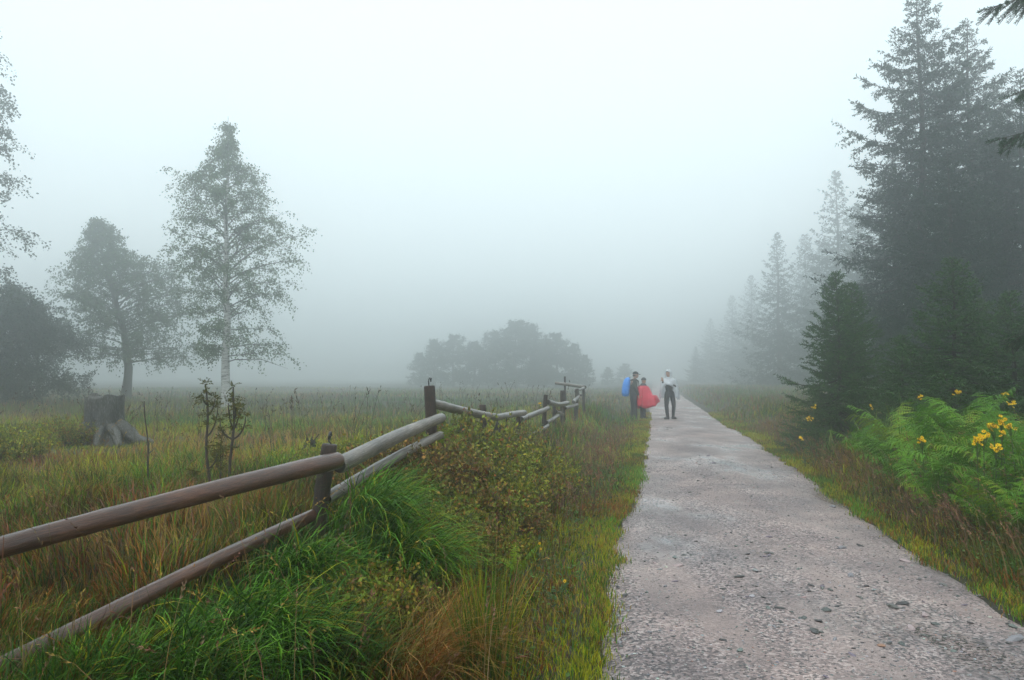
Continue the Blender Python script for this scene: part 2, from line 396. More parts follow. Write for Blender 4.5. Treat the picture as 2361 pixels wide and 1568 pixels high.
# ------------------------------------------------------------------ fence
fence = empty('rail_fence', P(759, 1300, 5.8) * [1, 1, 0] + [0, 0, Gs(*P(759, 1300, 5.8)[:2])])
tag(fence, 'weathered brown log rail fence zigzagging away along the left side of the path', 'fence')
FL = np.array(fence.location)
def log_mesh(A, B, r0, r1, sides=18, rings=26, crook=.012, seed=0, split=False):
    """round log from A to B with crook, knots and chamfered end faces; end faces get material 1"""
    r_ = np.random.default_rng(seed)
    A, B = np.asarray(A, float), np.asarray(B, float); L = np.linalg.norm(B - A); ax = (B - A) / L
    ref = np.array((0, 0, 1.)) if abs(ax[2]) < .9 else np.array((1., 0, 0))
    a = np.cross(ax, ref); a /= np.linalg.norm(a); b = np.cross(a, ax)
    t = np.concatenate([[0, .004], np.linspace(.012, .988, rings), [.996, 1]])
    ang = np.linspace(0, 2 * math.pi, sides, endpoint=False)
    ph = r_.uniform(0, 6.28, 6)
    r = r0 + (r1 - r0) * t; r[0] *= .84; r[-1] *= .84; r[1] *= .95; r[-2] *= .95
    rr = r[:, None] * (1 + .025 * np.sin(2 * ang + ph[0] + 3 * t[:, None]) + .02 * np.sin(3 * ang + ph[1] - 5 * t[:, None]) + .015 * r_.normal(size=(len(t), sides)))
    for _ in range(5):
        kt, ka = r_.uniform(.08, .92), r_.uniform(0, 6.28)
        rr += r.mean() * .10 * np.exp(-((t[:, None] - kt) * L / .05) ** 2) * np.exp(-((np.angle(np.exp(1j * (ang - ka)))) / .5) ** 2)
    if split: rr -= r.mean() * .16 * np.exp(-((np.angle(np.exp(1j * (ang - 2.2)))) / .22) ** 2)
    cr = crook * (np.sin(t * 3.1 + ph[2])[:, None] * a + np.sin(t * 4.3 + ph[3])[:, None] * b)
    ctr = A + np.outer(t * L, ax) + cr
    V = ctr[:, None] + rr[..., None] * (np.cos(ang)[None, :, None] * a + np.sin(ang)[None, :, None] * b)
    n = len(t); i = np.arange(n - 1)[:, None] * sides; j = np.arange(sides)[None]; k = (j + 1) % sides
    T = np.concatenate([np.stack([i + j, i + k, i + sides + k], -1).reshape(-1, 3), np.stack([i + j, i + sides + k, i + sides + j], -1).reshape(-1, 3)])
    mi = np.zeros(len(T))
    V = np.vstack([V.reshape(-1, 3), ctr[0], ctr[-1]]); c0 = n * sides; jj = np.arange(sides); kk = (jj + 1) % sides
    caps = np.vstack([np.stack([np.full(sides, c0), kk, jj], 1), np.stack([np.full(sides, c0 + 1), (n - 1) * sides + jj, (n - 1) * sides + kk], 1)])
    return V, np.vstack([T, caps]), np.concatenate([mi, np.ones(len(caps))])
def log_obj(name, A, B, r0, r1, mat, parent, org, seed, **k):
    # the mesh lies along its own Z so that the grain runs with the log
    A, B = np.asarray(A, float), np.asarray(B, float); L = np.linalg.norm(B - A)
    V, T, mi = log_mesh((0, 0, 0), (0, 0, L), r0, r1, seed=seed, **k)
    o = mk(name, V, T, None, parent, None, True, None, [mat, M_railend], mi)
    o.location = A - org; o.rotation_mode = 'QUATERNION'; o.rotation_quaternion = Vector(B - A).to_track_quat('Z', 'Y')
    for p in o.data.polygons:
        if p.material_index: p.use_smooth = False
    return o
def ext(A, B, a=0, b=0):
    d = (B - A) / np.linalg.norm(B - A); return A - d * a, B + d * b
rails = [   # far/near pixel ends with depth, radii, extension
    ((0, 1266, 3.6), (772, 1064, 5.72), .050, .064, .55, .03, 0),
    ((786, 1072, 5.92), (1017, 962, 8.15), .066, .054, .06, .02, 0),
    ((34, 1516, 3.35), (716, 1196, 5.7), .043, .046, .5, .1, 0),
    ((752, 1149, 5.86), (1016, 1002, 7.95), .050, .040, .02, .02, 1),
    ((992, 930, 8.45), (1142, 961, 10.5), .053, .050, .02, .0, 0),
    ((1126, 964, 10.6), (1209, 953, 12.4), .050, .048, .02, .0, 0),
    ((1201, 968, 12.6), (1265, 940, 14.85), .047, .045, .0, .0, 0),
    ((1211, 1011, 12.5), (1263, 981, 14.85), .038, .036, .0, .0, 0),
    ((1259, 974, 15.05), (1288, 958, 17.1), .040, .036, .0, .0, 0),
    ((1263, 928, 15.1), (1289, 932, 17.0), .052, .05, .0, .0, 0),
    ((1288, 932, 17.3), (1308, 929, 19.3), .05, .048, .0, .05, 0),
    ((1283, 950, 17.4), (1298, 955, 19.4), .04, .04, .0, .0, 0),
    ((1303, 941, 19.6), (1330, 933, 21.9), .048, .044, .0, .0, 0),
    ((1322, 928, 20.6), (1334, 914, 22.1), .05, .046, .0, .0, 0),
    ((1339, 912, 22.1), (1325, 896, 23.0), .034, .03, .0, .0, 0),
    ((1328, 904, 22.3), (1349, 892, 24.7), .036, .032, .0, .0, 0),
    ((1349, 893, 24.4), (1286, 884, 25.6), .056, .05, .0, .1, 0),
]
for k, (a, b, r0, r1, e0, e1, sp) in enumerate(rails):
    A, B = ext(P(*a), P(*b), e0, e1)
    log_obj('rail', A, B, r0, r1, M_rail if k in (0, 2) else M_rail2, fence, FL, 40 + k, split=bool(sp), crook=.014 if k < 4 else .01)
posts = [((759, 1024, 5.78), (738, 1200, 5.78), .056), ((989, 889, 8.35), (994, 1010, 8.35), .062), ((1114, 933, 10.62), (1116, 975, 10.62), .047),
         ((1194, 946, 12.6), (1196, 985, 12.6), .046), ((1260, 910, 15.0), (1252, 1000, 15.0), .040), ((1277, 924, 17.3), (1277, 960, 17.3), .041),
         ((1297, 900, 19.6), (1298, 944, 19.6), .064), ((1330, 896, 22.3), (1329, 930, 22.3), .055), ((1346, 888, 24.8), (1346, 930, 24.8), .045), ((1303, 868, 25.7), (1303, 920, 25.7), .034),
         ((-190, 1240, 3.2), (-190, 1500, 3.2), .056)]
for k, (a, b, r) in enumerate(posts):
    A = P(*a); B = P(*b); d = (B - A) / (B - A)[2]
    gz = Gs(*B[:2]) - .25; Bt = A + d * (gz - A[2])
    o = log_obj('post', Bt, A, r * 1.12, r, M_post, fence, FL, 80 + k, crook=.01, sides=16, rings=20)
    if k in (0, 1):                                  # the iron pigtail screwed into the top
        L = float(np.linalg.norm(A - Bt)); s = 1.0 if k == 0 else 1.25
        th = np.linspace(0, 1, 40)
        if k == 0: pts = np.stack([.018 * np.sin(th * 9), .012 * np.cos(th * 9), L - .03 + th * .10], 1)
        else:
            q = np.linspace(0, 2.3 * math.pi, 30)
            pts = np.vstack([[[.015, 0, L - .04], [.012, 0, L + .03], [.03, 0, L + .05], [.02, 0, L + .062], [-.01, 0, L + .045]], np.stack([-.035 + .032 * np.cos(q), .004 * q, L + .062 + .019 * np.sin(q)], 1)])
        V, T = tube(pts, .0055 * s, 6); mk('wire_hook', V, T, M_iron, o, None, True)
        if k == 0:
            V, T = tube(np.stack([.03 * np.cos(th * 6.3), .004 * th, L + .062 + .026 * np.sin(th * 6.3)], 1), .008, 6); mk('wire_hook', V, T, M_iron, o, None, True)

# ------------------------------------------------------------------ tree stump with spread roots
SD = 16.0
s0 = P(241, 1005, SD); s0[2] = Gs(s0[0], SD)
stump = empty('tree_stump', s0); tag(stump, 'big grey sawn-off tree stump with spreading roots in the moor grass', 'stump')
th = np.linspace(0, 2 * math.pi, 56, endpoint=False)
zs = np.array([-.15, 0, .12, .25, .4, .55, .72, .88, 1.0, 1.12, 1.16])
roots = [(-2.95, .95, .13), (-2.3, .62, .10), (-1.35, .5, .085), (-.70, .75, .10), (-.12, .85, .14), (.6, .6, .1), (1.6, .6, .1), (2.5, .7, .1)]
ph = rng.uniform(0, 6.28, 8)
def stump_r(th, z):
    base = .345 + .03 * np.exp(-z / .25)
    fl = sum(.30 * np.exp(-z / .20) * np.exp(-(np.angle(np.exp(1j * (th - a))) / .24) ** 2) for a, _, _ in roots)
    rib = .022 * np.sin(7 * th + ph[0]) + .016 * np.sin(13 * th + ph[1] + 2 * z) + .010 * np.sin(23 * th + ph[2])
    dent = -.09 * np.exp(-(np.angle(np.exp(1j * (th + 1.45))) / .16) ** 2) * sst(.65, .8, z)
    return base + fl + rib + dent
V = []
for z in zs: V.append(np.stack([stump_r(th, z) * np.cos(th), stump_r(th, z) * np.sin(th), np.full(56, z) + (.04 * np.sin(2 * th + ph[3]) + .03 * np.sin(5 * th + ph[4])) * (z > .9)], 1))
for f in (.9, .5, .1): V.append(np.stack([f * V[len(zs) - 1][:, 0], f * V[len(zs) - 1][:, 1], 1.13 + .03 * rng.random(56)], 1))
n = len(V); V = np.concatenate(V); i = np.arange(n - 1)[:, None] * 56; j = np.arange(56)[None]; k = (j + 1) % 56
T = np.concatenate([np.stack([i + j, i + k, i + 56 + k], -1).reshape(-1, 3), np.stack([i + j, i + 56 + k, i + 56 + j], -1).reshape(-1, 3)])
V[:, 2] *= .88
mk('stump_wood', V, T, M_stump, stump, None, True)
for a, L, r in roots:
    q = np.linspace(0, 1, 12); bend = rng.uniform(-.35, .35)
    rad = .30 + L * q; aa = a + bend * q ** 2
    px_, py_ = rad * np.cos(aa), rad * np.sin(aa)
    gz = G(s0[0] + px_, s0[1] + py_) - s0[2]
    pts = np.stack([px_, py_, .40 * (1 - q) ** 2.0 + (gz + .14) * q - .14 * q ** 4 + .03 * np.sin(q * 9 + a)], 1)
    V, T = tube(pts, r * (1.25 - .85 * q), 9, rough=.22); mk('root', V, T, M_stump, stump, None, True)

# small dark rotten stump behind the bilberries and a dark stub of a post in the mound
def rotten(px, py, d, hgt, rad, label, cat, name, tilt=0.0, seed=0):
    p = P(px, py, d); p[2] = Gs(p[0], d); rr = np.random.default_rng(seed)
    e = empty(name, p); tag(e, label, cat)
    ns = 14; th = np.linspace(0, 2 * math.pi, ns, endpoint=False); V = []
    top = hgt * (1 - .45 * rr.random(ns))
    for q in np.linspace(-.12, 1, 8):
        r = rad * (1.25 - .35 * q) * (1 + .22 * (rr.random(ns) - .5))
        V.append(np.stack([r * np.cos(th) + tilt * max(q, 0) * hgt, r * np.sin(th), q * top], 1))
    V.append(np.stack([.4 * rad * np.cos(th) + tilt * hgt * .7, .4 * rad * np.sin(th), top * .75], 1))
    n = len(V); V = np.concatenate(V); i = np.arange(n - 1)[:, None] * ns; j = np.arange(ns)[None]; k = (j + 1) % ns
    T = np.concatenate([np.stack([i + j, i + k, i + ns + k], -1).reshape(-1, 3), np.stack([i + j, i + ns + k, i + ns + j], -1).reshape(-1, 3)])
    mk('wood', V, T, M_rotten, e, None, False)
    sv, st = tube([(rad * .6, 0, 0), (rad * .9, 0, hgt * .5), (rad * 1.2 + tilt * hgt, 0, hgt * 1.02)], [.03, .022, .008], 6, rough=.3)
    mk('splinter', sv, st, M_rotten, e)
    return e
rotten(692, 1040, 11.4, .50, .085, 'small black rotten stump leaning right, behind the near rails', 'stump', 'rotten_stump', .35, 3)
rotten(1149, 1020, 9.6, .68, .085, 'dark broken wooden stub sticking out of the bilberry mound', 'stub', 'post_stub', .0, 5)

# ------------------------------------------------------------------ trees
def unit(v): return v / (np.linalg.norm(v, axis=-1, keepdims=True) + 1e-9)
def make_spruce(name, H, Rb, seed, nbr=170, twigs=15, npt=22, nl=.07, nw=.016, pw=.8, hang=.55, up_top=.6, z0=.03, cols=None, lop=.0, thin=1.0, prof=None):
    """tapered trunk, whorled limbs that dip and lift at the tip, side twigs set with needles"""
    global rng
    keep = rng; rng = np.random.default_rng(seed)
    root = empty(name)
    tz = np.linspace(-.15, H, 14)
    V, T = tube(np.stack([.03 * np.sin(tz), .03 * np.cos(tz * 1.3), tz], 1), np.maximum(.016 * H * (1 - tz / H) ** .9, .008), 8, rough=.1)
    mk('trunk', V, T, M_bark, root, None, True)
    limbs = Acc(); S, D, L_, LT = [], [], [], []
    zz = z0 * H + (H * (1 - z0) - .05) * (np.arange(nbr) + rng.random(nbr)) / nbr
    zz = H - (H - zz) * 1.0
    for i, z in enumerate(zz):
        q = z / H
        az = i * 2.39996 + U(-.3, .3)
        rb = np.interp(q, prof[0], prof[1]) if prof else Rb * (1 - q) ** pw + .10 * H / 10
        L = rb * U(.55, 1.10) * (1 + lop * math.cos(az))
        if rng.random() < .14: L *= 1.22
        e0 = -.22 + (up_top + .22) * q ** 1.5
        t = np.linspace(0, 1, 7)
        sag = -.30 * (1 - q) * np.sin(t * math.pi * .75) + .16 * t ** 3
        rad = L * t * math.cos(e0)
        pts = np.stack([rad * math.cos(az), rad * math.sin(az), z + L * (t * math.sin(e0) + sag * .75)], 1)
        v, f = tube(pts, .010 * L * (1.1 - t) + .004, 4, False); limbs.add(v, f)
        nt = max(5, int(twigs * min(1.3, L / (Rb * .55)) * thin))
        tt = np.concatenate([U(.10, 1, nt), [1.0]])
        seg = np.minimum((tt * 6).astype(int), 5); fr = tt * 6 - seg
        p = pts[seg] * (1 - fr)[:, None] + pts[seg + 1] * fr[:, None]
        bd = unit(pts[seg + 1] - pts[seg])
        side = np.stack([-math.sin(az) * np.ones(len(tt)), math.cos(az) * np.ones(len(tt)), np.zeros(len(tt))], 1)
        sg = np.where(rng.random(len(tt)) < .5, -1, 1)[:, None] * U(.5, 1.0, (len(tt), 1)); sg[-1] = 0
        dr = unit(bd * .75 + side * sg + np.array((0, 0, -1.0)) * hang * (1 - .8 * q) * U(.2, 1.4, (len(tt), 1)))
        dr[-1] = bd[-1]
        ln = (.40 * L * (1 - .6 * tt) + .06) * U(.6, 1.1, len(tt)); ln[-1] = .22 * L
        S.append(p); D.append(dr); L_.append(ln); LT.append(tt)
    S, D, L_, LT = np.concatenate(S), np.concatenate(D), np.concatenate(L_), np.concatenate(LT)
    N = len(S)
    e = S + D * L_[:, None] + np.array((0, 0, -.10)) * L_[:, None]
    # twig sticks as thin cards, needles all along
    limbs.add(*cards(S, e - S, rdir(N), L_, .012 + 0 * L_, (1, 1, 1))[:2])
    limbs.obj('limbs', M_bark, root)
    cnt = np.maximum(3, (npt * L_ / (.28 * Rb)).astype(int)); cnt = np.minimum(cnt, npt * 3)
    ii = np.repeat(np.arange(N), cnt); M = len(ii); s = U(0, 1.04, M)
    ax = unit(e - S)[ii]; pos = S[ii] + (e - S)[ii] * s[:, None]
    nd = unit(ax * U(.35, .9, (M, 1)) + rdir(M) * .85)
    a = np.array(cols or [(.010, .032, .022), (.016, .046, .030), (.026, .062, .036)])
    c = a[rng.integers(0, 3, M)]; tipm = sst(.75, 1.0, s) * sst(.6, 1, LT[ii])
    c = c * (1 - tipm[:, None] * .5) + np.array((.06, .10, .035)) * tipm[:, None] * .5
    V, T, C = cards(pos, nd, rdir(M), nl * U(.7, 1.25, M), nw, jit(c, M, .25))
    mk('crown', V, T, M_needle, root, C)
    rng = keep
    return root

def make_leafy(name, H, trunk, rt, left, right, seed, nbr=46, sub=9, lps=26, leaf=.055, lw=.042, asc=.8, droop=.35, z0=.2, cols=((.045, .085, .03), (.06, .105, .035), (.035, .065, .028)), bark=None, tw=.0045):
    """trunk polyline [(x,z)], crown radius to the left / right by height [(z,r)], limbs, hanging twigs and single leaves"""
    global rng
    keep = rng; rng = np.random.default_rng(seed)
    root = empty(name); tk = np.array(trunk, float)
    zz = np.linspace(-.15, tk[-1, 1], 22); tx = np.interp(zz, tk[:, 1], tk[:, 0])
    V, T = tube(np.stack([tx + .015 * np.sin(zz * 3), .05 * np.sin(zz * 1.1), zz], 1), np.maximum(rt * (1 - zz / H) ** .8 * (1 + .35 * np.exp(-np.maximum(zz, 0) / .25)), .007), 10, rough=.08)
    mk('trunk', V, T, bark or M_bark, root, None, True)
    Lm = np.array(left, float); Rm = np.array(right, float)
    lm = Acc(); pos, ax = [], []
    for i in range(nbr):
        q = z0 + (1 - z0) * ((i + rng.random()) / nbr) ** .9
        az = i * 2.39996 + U(-.4, .4); zb = q * tk[-1, 1] * .97
        mixr = .5 + .5 * math.cos(az)
        zt = zb + U(.1, .6) * asc
        rad = np.interp(zt, Lm[:, 0], Lm[:, 1]) * (1 - mixr) + np.interp(zt, Rm[:, 0], Rm[:, 1]) * mixr
        rad = rad * U(.62, 1.04)
        x0 = np.interp(zb, tk[:, 1], tk[:, 0])
        t = np.linspace(0, 1, 7); up = asc * rad * (t - .55 * t * t) * U(.5, 1.2) * (1.0 if q > .3 else .25)
        pts = np.stack([x0 + rad * t * math.cos(az) + U(-.06, .06, 7) * t, rad * t * math.sin(az) + U(-.06, .06, 7) * t, zb + up + U(-.03, .03, 7) * t], 1)
        v, f = tube(pts, (.010 * rad + .003) * (1.1 - t), 5, False); lm.add(v, f)
        ns = max(4, int(sub * (rad / Rm[:, 1].max()) ** .6 * 1.15) + 1)
        for tt in np.concatenate([U(.22, 1, ns), [1]]):
            k = min(int(tt * 6), 5); p = pts[k] + (pts[k + 1] - pts[k]) * (tt * 6 - k)
            d = unit(unit(pts[k + 1] - pts[k]) * .8 + rdir(1)[0] * .85 + np.array((0, 0, .25)))
            ln = (.30 + .28 * rad) * U(.5, 1.05)
            u = np.linspace(0, 1, 5); tp = p + np.outer(u * ln, d) + np.outer(-droop * ln * u ** 2, (0, 0, 1))
            v, f = tube(tp, tw * (1.05 - u * .8), 3, False); lm.add(v, f)
            m = max(3, int(lps * U(.5, 1.3))); s = U(.12, 1.05, m); kk = np.clip((s * 4).astype(int), 0, 3)
            pp = tp[kk] + (tp[kk + 1] - tp[kk]) * (s * 4 - kk)[:, None]
            pos.append(pp + rng.normal(size=(m, 3)) * .055); ax.append(np.broadcast_to(d, (m, 3)))
    lm.obj('limbs', bark and M_twig or M_bark, root)
    pos = np.concatenate(pos); ax = np.concatenate(ax); M = len(pos)
    dd = unit(ax * .4 + rdir(M) * .8 + np.array((0, 0, -.55)))
    V, T, C = cards(pos, dd, rdir(M), leaf * U(.7, 1.3, M), lw * U(.8, 1.2, M), jit(np.array(cols)[rng.integers(0, len(cols), M)], M, .25))
    mk('crown', V, T, M_leaf, root, C)
    rng = keep
    return root
def place(o, px, d, label, cat, rz=0, s=1.0, group=None, sz=None):
    p = P(px, HOR, d); o.location = (float(p[0]), d, Gs(p[0], d) - .03); o.rotation_euler = (0, 0, rz); o.scale = (s, s, sz or s)
    return tag(o, label, cat, group)

# birch in the meadow and its companions on the left
birch = make_leafy('birch_tree', 8.56, [(0.06, 0), (-.02, .8), (.02, 2), (.0, 3.6), (-.04, 5.5), (-.05, 8.5)], .125,
    [(0, .6), (1.8, .6), (2.4, .75), (3.2, 1.05), (4.4, 1.4), (5.5, 1.8), (6.2, 1.45), (7.4, .55), (8.0, .20), (8.6, .03)],
    [(0, 1.7), (1.6, 1.85), (2.4, 1.9), (3.3, 2.05), (3.9, 2.45), (4.5, 2.0), (5.5, 1.75), (6.2, 1.4), (7.4, .55), (8.0, .20), (8.6, .03)],
    11, nbr=90, sub=15, lps=34, leaf=.056, lw=.044, asc=.95, droop=.6, z0=.17, bark=M_birch, cols=((.075, .13, .045), (.095, .155, .05), (.055, .10, .04)))
place(birch, 519, 36, 'tall slender birch with white trunk and airy pointed crown', 'tree', 0, 36 / 22)
# one more sparse limb low on the right of the birch
t = np.linspace(0, 1, 8)
V, T = tube(np.stack([.02 + 1.75 * t, .1 * t, 1.35 + .55 * t - .75 * t ** 2 + .02 * np.sin(t * 14)], 1), .018 * (1.1 - t), 5); mk('low_branch', V, T, M_twig, birch)
tree2 = make_leafy('meadow_tree', 6.9, [(0, 0), (.08, 1.2), (-.1, 2.4), (-.5, 4), (-1.0, 5.6), (-1.27, 6.9)], .17,
    [(0, 2.2), (1.4, 2.3), (2.4, 2.2), (3.6, 1.9), (5, 1.35), (6, .75), (7, .08)], [(0, 2.2), (1.4, 2.9), (2.2, 3.3), (3.2, 3.5), (4.3, 3.0), (4.8, 2.2), (5.4, 1.1), (6.2, .7), (7, .1)],
    12, nbr=110, sub=15, lps=32, leaf=.08, lw=.058, asc=.7, droop=.3, z0=.20, cols=((.055, .10, .04), (.075, .125, .045), (.04, .07, .032)))
place(tree2, 290, 52, 'broad misty deciduous tree with two-lobed crown, left of the slender birch', 'tree', 0, 52 / 29)
edge = make_leafy('birch_tree', 10.5, [(0, 0), (.1, 3), (.0, 6), (.05, 10.5)], .14, [(0, 1.2), (3, 1.5), (6, 1.3), (9, .7), (10.5, .1)], [(0, .9), (3, 1.15), (6, 1.0), (7.6, 1.05), (9, .55), (10.5, .1)],
    13, nbr=44, sub=9, lps=30, leaf=.065, lw=.05, asc=.4, droop=.9, z0=.28, cols=((.03, .055, .03), (.04, .07, .032)))
place(edge, -72, 33, 'tree cut by the left picture edge, drooping branch tips showing', 'tree', 0, 33 / 19.5)
bushA = make_leafy('willow_bush', 3.6, [(0, 0), (.1, 1.2), (.2, 3.6)], .08, [(0, 1.6), (1, 1.9), (2.2, 1.6), (3, .9), (3.6, .2)], [(0, 1.4), (1, 1.75), (2.2, 1.5), (3, .9), (3.6, .2)],
    14, nbr=60, sub=12, lps=34, leaf=.075, lw=.055, asc=.9, droop=.15, z0=.04, cols=((.018, .04, .026), (.026, .052, .03), (.014, .03, .02)))
place(bushA, 10, 40, 'dense dark green bush at the left picture edge, below the drooping branches', 'bush', 0, 40 / 23)
b2 = copy_tree(bushA); place(b2, -75, 38, 'dark bush farthest left, mostly cut off by the picture edge', 'bush', 2.1, 1.8)
b3 = copy_tree(bushA); place(b3, 92, 47, 'smaller dark bush between the left edge and the two-lobed tree', 'bush', 4.0, 1.6, sz=1.68)

# spruces on the right
big = make_spruce('spruce_tree', 11.5, 2.75, 21, nbr=180, twigs=30, npt=42, nl=.095, nw=.030, pw=.85, hang=1.15, lop=0, prof=([0, .3, .5, .7, .8, .89, 1], [2.3, 2.15, 1.95, 1.55, 1.05, .55, .06]))
place(big, 2138, 26, 'tallest dark spruce on the right, its tip touching the top of the picture', 'tree', 0, 1.28)
gS = 'misty spruces along the right side of the path'
def sp(px, d, H, label, rz, w=1.0):
    o = copy_tree(big); H *= 1.28; d *= 1.3; s = H / 11.5; place(o, px, d, label, 'tree', rz, s * w, None, s); return o
sp(2252, 22.5, 11.6, 'spruce with double top just right of the tallest one', 1.3, 1.05)
sp(2372, 18.0, 8.3, 'dark spruce on the right picture edge below the overhanging branches', 2.2, 1.1)
sp(2310, 26.0, 11.0, 'hazy spruce filling the gap behind the double-topped one', 3.3)
sp(2070, 26.0, 8.6, 'shadowy spruce behind the tallest one, left of its trunk', 4.4, 1.1)
sp(2200, 17.0, 6.0, 'half-grown spruce standing before the trunk of the tallest one', 5.1, 1.15)
far = make_spruce('spruce_tree', 10.5, 3.0, 22, nbr=150, twigs=16, npt=20, nl=.15, nw=.06, pw=.9, hang=.7)
FH = EYE + (HOR - 400) / F * 84; place(far, 1937, 84, 'pale spruce rising beside the left flank of the tallest spruce', 'tree', .4, FH / 10.5)
def fs(px, d, py, label, rz, w=1.0):
    d *= 1.35; H = EYE + (HOR - py) / F * d + .1; o = copy_tree(far); s = H / 10.5; place(o, px, d, label, 'tree', rz, s * w, None, s); return o
fs(1797, 68, 545, 'pale pointed spruce standing alone left of the forest edge', 1.1, 1.05)
fs(1862, 82, 545, 'faint spruce between the lone pointed one and the taller pale one', 2.0, 1.2)
fs(1900, 90, 560, 'very faint spruce behind the pale ones, second row', 2.9, 1.2)
fs(1985, 56, 480, 'faint spruce close behind the left flank of the tallest spruce', 3.7, 1.1)
fs(1735, 100, 640, 'ghostly spruce nearly lost in fog, left of the lone pointed spruce', 4.6, 1.2)
fs(1690, 118, 690, 'ghostly spruce above the bend of the right path verge', 5.2, 1.3)
fs(1640, 130, 740, 'faintest spruce nearest to the vanishing path', .7, 1.3)
fs(1605, 110, 805, 'small ghostly spruce just right of the walker in white', 1.9, 1.4)
young = make_spruce('young_spruce', 3.45, 1.12, 23, nbr=150, twigs=23, npt=34, nl=.05, nw=.013, pw=.78, hang=.15, up_top=.75, z0=.02, cols=[(.035, .09, .03), (.055, .125, .038), (.08, .16, .048)])
place(young, 1932, 15, 'bushy young spruce beside the path with an upright leader', 'tree', 0)
def ys(px, d, H, label, rz, w=1.0):
    o = copy_tree(young); s = H / 3.45; place(o, px, d, label, 'tree', rz, s * w, None, s); return o
ys(2202, 12.4, 3.15, 'dark young spruce right behind the ferns, with a tall thin leader', 1.7, 1.25)
ys(1968, 16.2, 3.2, 'young spruce partly hidden behind the bushy one beside the path', 2.9, 1.05)
ys(2085, 13.6, 1.9, 'low young spruce in the gap between the two larger young ones', 4.1, 1.5)
ys(2335, 11.6, 2.5, 'young spruce at the right picture edge behind the yellow flowers', 5.5, 1.3)
ys(2260, 14.5, 2.7, 'shaded young spruce peeping out between its neighbours on the far right', .9, 1.3)

# near spruce whose branch tips hang into the picture on the right
nr = empty('spruce_tree', (7.0, 7.4, Gs(7.0, 7.4))); tag(nr, 'near spruce outside the right edge, only green branch tips hang into view', 'tree')
tz = np.linspace(-.1, 8.5, 10); V, T = tube(np.stack([.02 * tz, 0 * tz, tz], 1), .15 * (1 - tz / 9.2), 10, rough=.08); mk('trunk', V, T, M_bark, nr, None, True)
def near_branch(tip, zroot, seed, sc=1.0):
    r_ = np.random.default_rng(seed); tip = np.array(tip) - np.array(nr.location)
    A = np.array((.0, 0, zroot)); t = np.linspace(0, 1, 12)
    pts = A + np.outer(t, tip - A) + np.outer(np.sin(t * math.pi) * .12 * sc, (0, 0, -1)) + np.outer(np.sin(t * 5) * .03, (0, 1, 0))
    lm = Acc(); v, f = tube(pts, .022 * (1.08 - t), 6, False); lm.add(v, f)
    S, E = [], []
    L = np.linalg.norm(tip - A)
    for q in np.concatenate([r_.uniform(.25, 1, 60), [1]]):
        k = min(int(q * 11), 10); p = pts[k] + (pts[k + 1] - pts[k]) * (q * 11 - k); bd = unit(pts[k + 1] - pts[k])
        sd = np.cross(bd, (0, 0, 1)); sd /= np.linalg.norm(sd)
        d = unit(bd * .8 + sd * r_.choice([-1, 1]) * r_.uniform(.3, .8) + np.array((0, 0, -r_.uniform(.15, 1.1)))) if q < 1 else bd
        ln = (.55 * (1 - q) + .20) * r_.uniform(.7, 1.1); S.append(p); E.append(p + d * ln)
        v, f = tube([p, p + d * ln * .5 + (0, 0, -.01), p + d * ln + (0, 0, -.03)], [.006, .004, .002], 4, False); lm.add(v, f)
    b = lm.obj('branch', M_twig, nr)
    S, E = np.array(S), np.array(E); n = 150
    ii = np.repeat(np.arange(len(S)), n); s = r_.uniform(0, 1.02, len(ii)); a = unit(E - S)[ii]
    pos = S[ii] + (E - S)[ii] * s[:, None]; nd = unit(a * .7 + rdir(len(ii)) * .8)
    V, T, C = cards(pos, nd, rdir(len(ii)), .030 * r_.uniform(.7, 1.2, len(ii)), .0045, jit((.035, .075, .032), len(ii), .35))
    mk('needles', V, T, M_needle, b, C)
near_branch(P(2284, 20, 7.0), 5.9, 1); near_branch(P(2302, 322, 7.1), 4.4, 2); near_branch(P(2345, 215, 7.3), 4.9, 3, .6); near_branch(P(2352, 770, 7.4), 2.4, 4); near_branch(P(2340, -60, 7.2), 6.2, 5)

# clump of bog pines far off in the middle
pine = make_leafy('bog_pine', 5.2, [(0, 0), (.1, 2), (0, 5.2)], .12, [(0, 1.6), (1.2, 1.7), (2.6, 1.5), (4, .95), (4.8, .45), (5.2, .1)], [(0, 1.5), (1.2, 1.6), (2.6, 1.35), (4, .8), (4.8, .35), (5.2, .05)],
    31, nbr=54, sub=10, lps=34, leaf=.14, lw=.05, asc=1.0, droop=-.15, z0=.03, cols=((.02, .045, .026), (.028, .055, .03)))
spots = [(968, 54, 812, .9, 'leftmost low pine of the foggy clump in the middle'), (1003, 51, 782, .9, 'slim-topped pine, second from the left in the foggy clump'), (1046, 53, 772, 1.0, 'narrow pine, third from the left in the foggy clump'),
         (1092, 52, 788, 1.1, 'rounded pine in the dip left of the tallest of the foggy clump'), (1142, 52, 764, 1.1, 'shouldered pine just left of the tallest in the foggy clump'), (1190, 50, 738, 1.15, 'tallest pine of the foggy clump in the middle'),
         (1222, 52, 748, 1.0, 'pine leaning on the right side of the tallest in the foggy clump'), (1283, 51, 766, 1.05, 'pine with rounded top on the right half of the foggy clump'), (1256, 53, 786, 1.1, 'pine in the notch between the tallest and the rounded one'),
         (1322, 51, 790, .8, 'slim pine on the right slope of the foggy clump'), (1350, 50, 818, .7, 'small pine at the right end of the foggy clump'), (1402, 60, 846, 1.0, 'tiny faint pine right of the foggy clump'), (1440, 64, 838, 1.1, 'faint low pine behind the walker with the blue pack')]
for k, (px, d, py, w, lb) in enumerate(spots):
    d *= 2.2
    o = pine if k == 0 else copy_tree(pine)
    s = (EYE + (HOR - py) / F * d) / 5.2; place(o, px, d, lb, 'tree', k * 1.9, s * w * 1.35, 'bog pines fading into the fog', s)

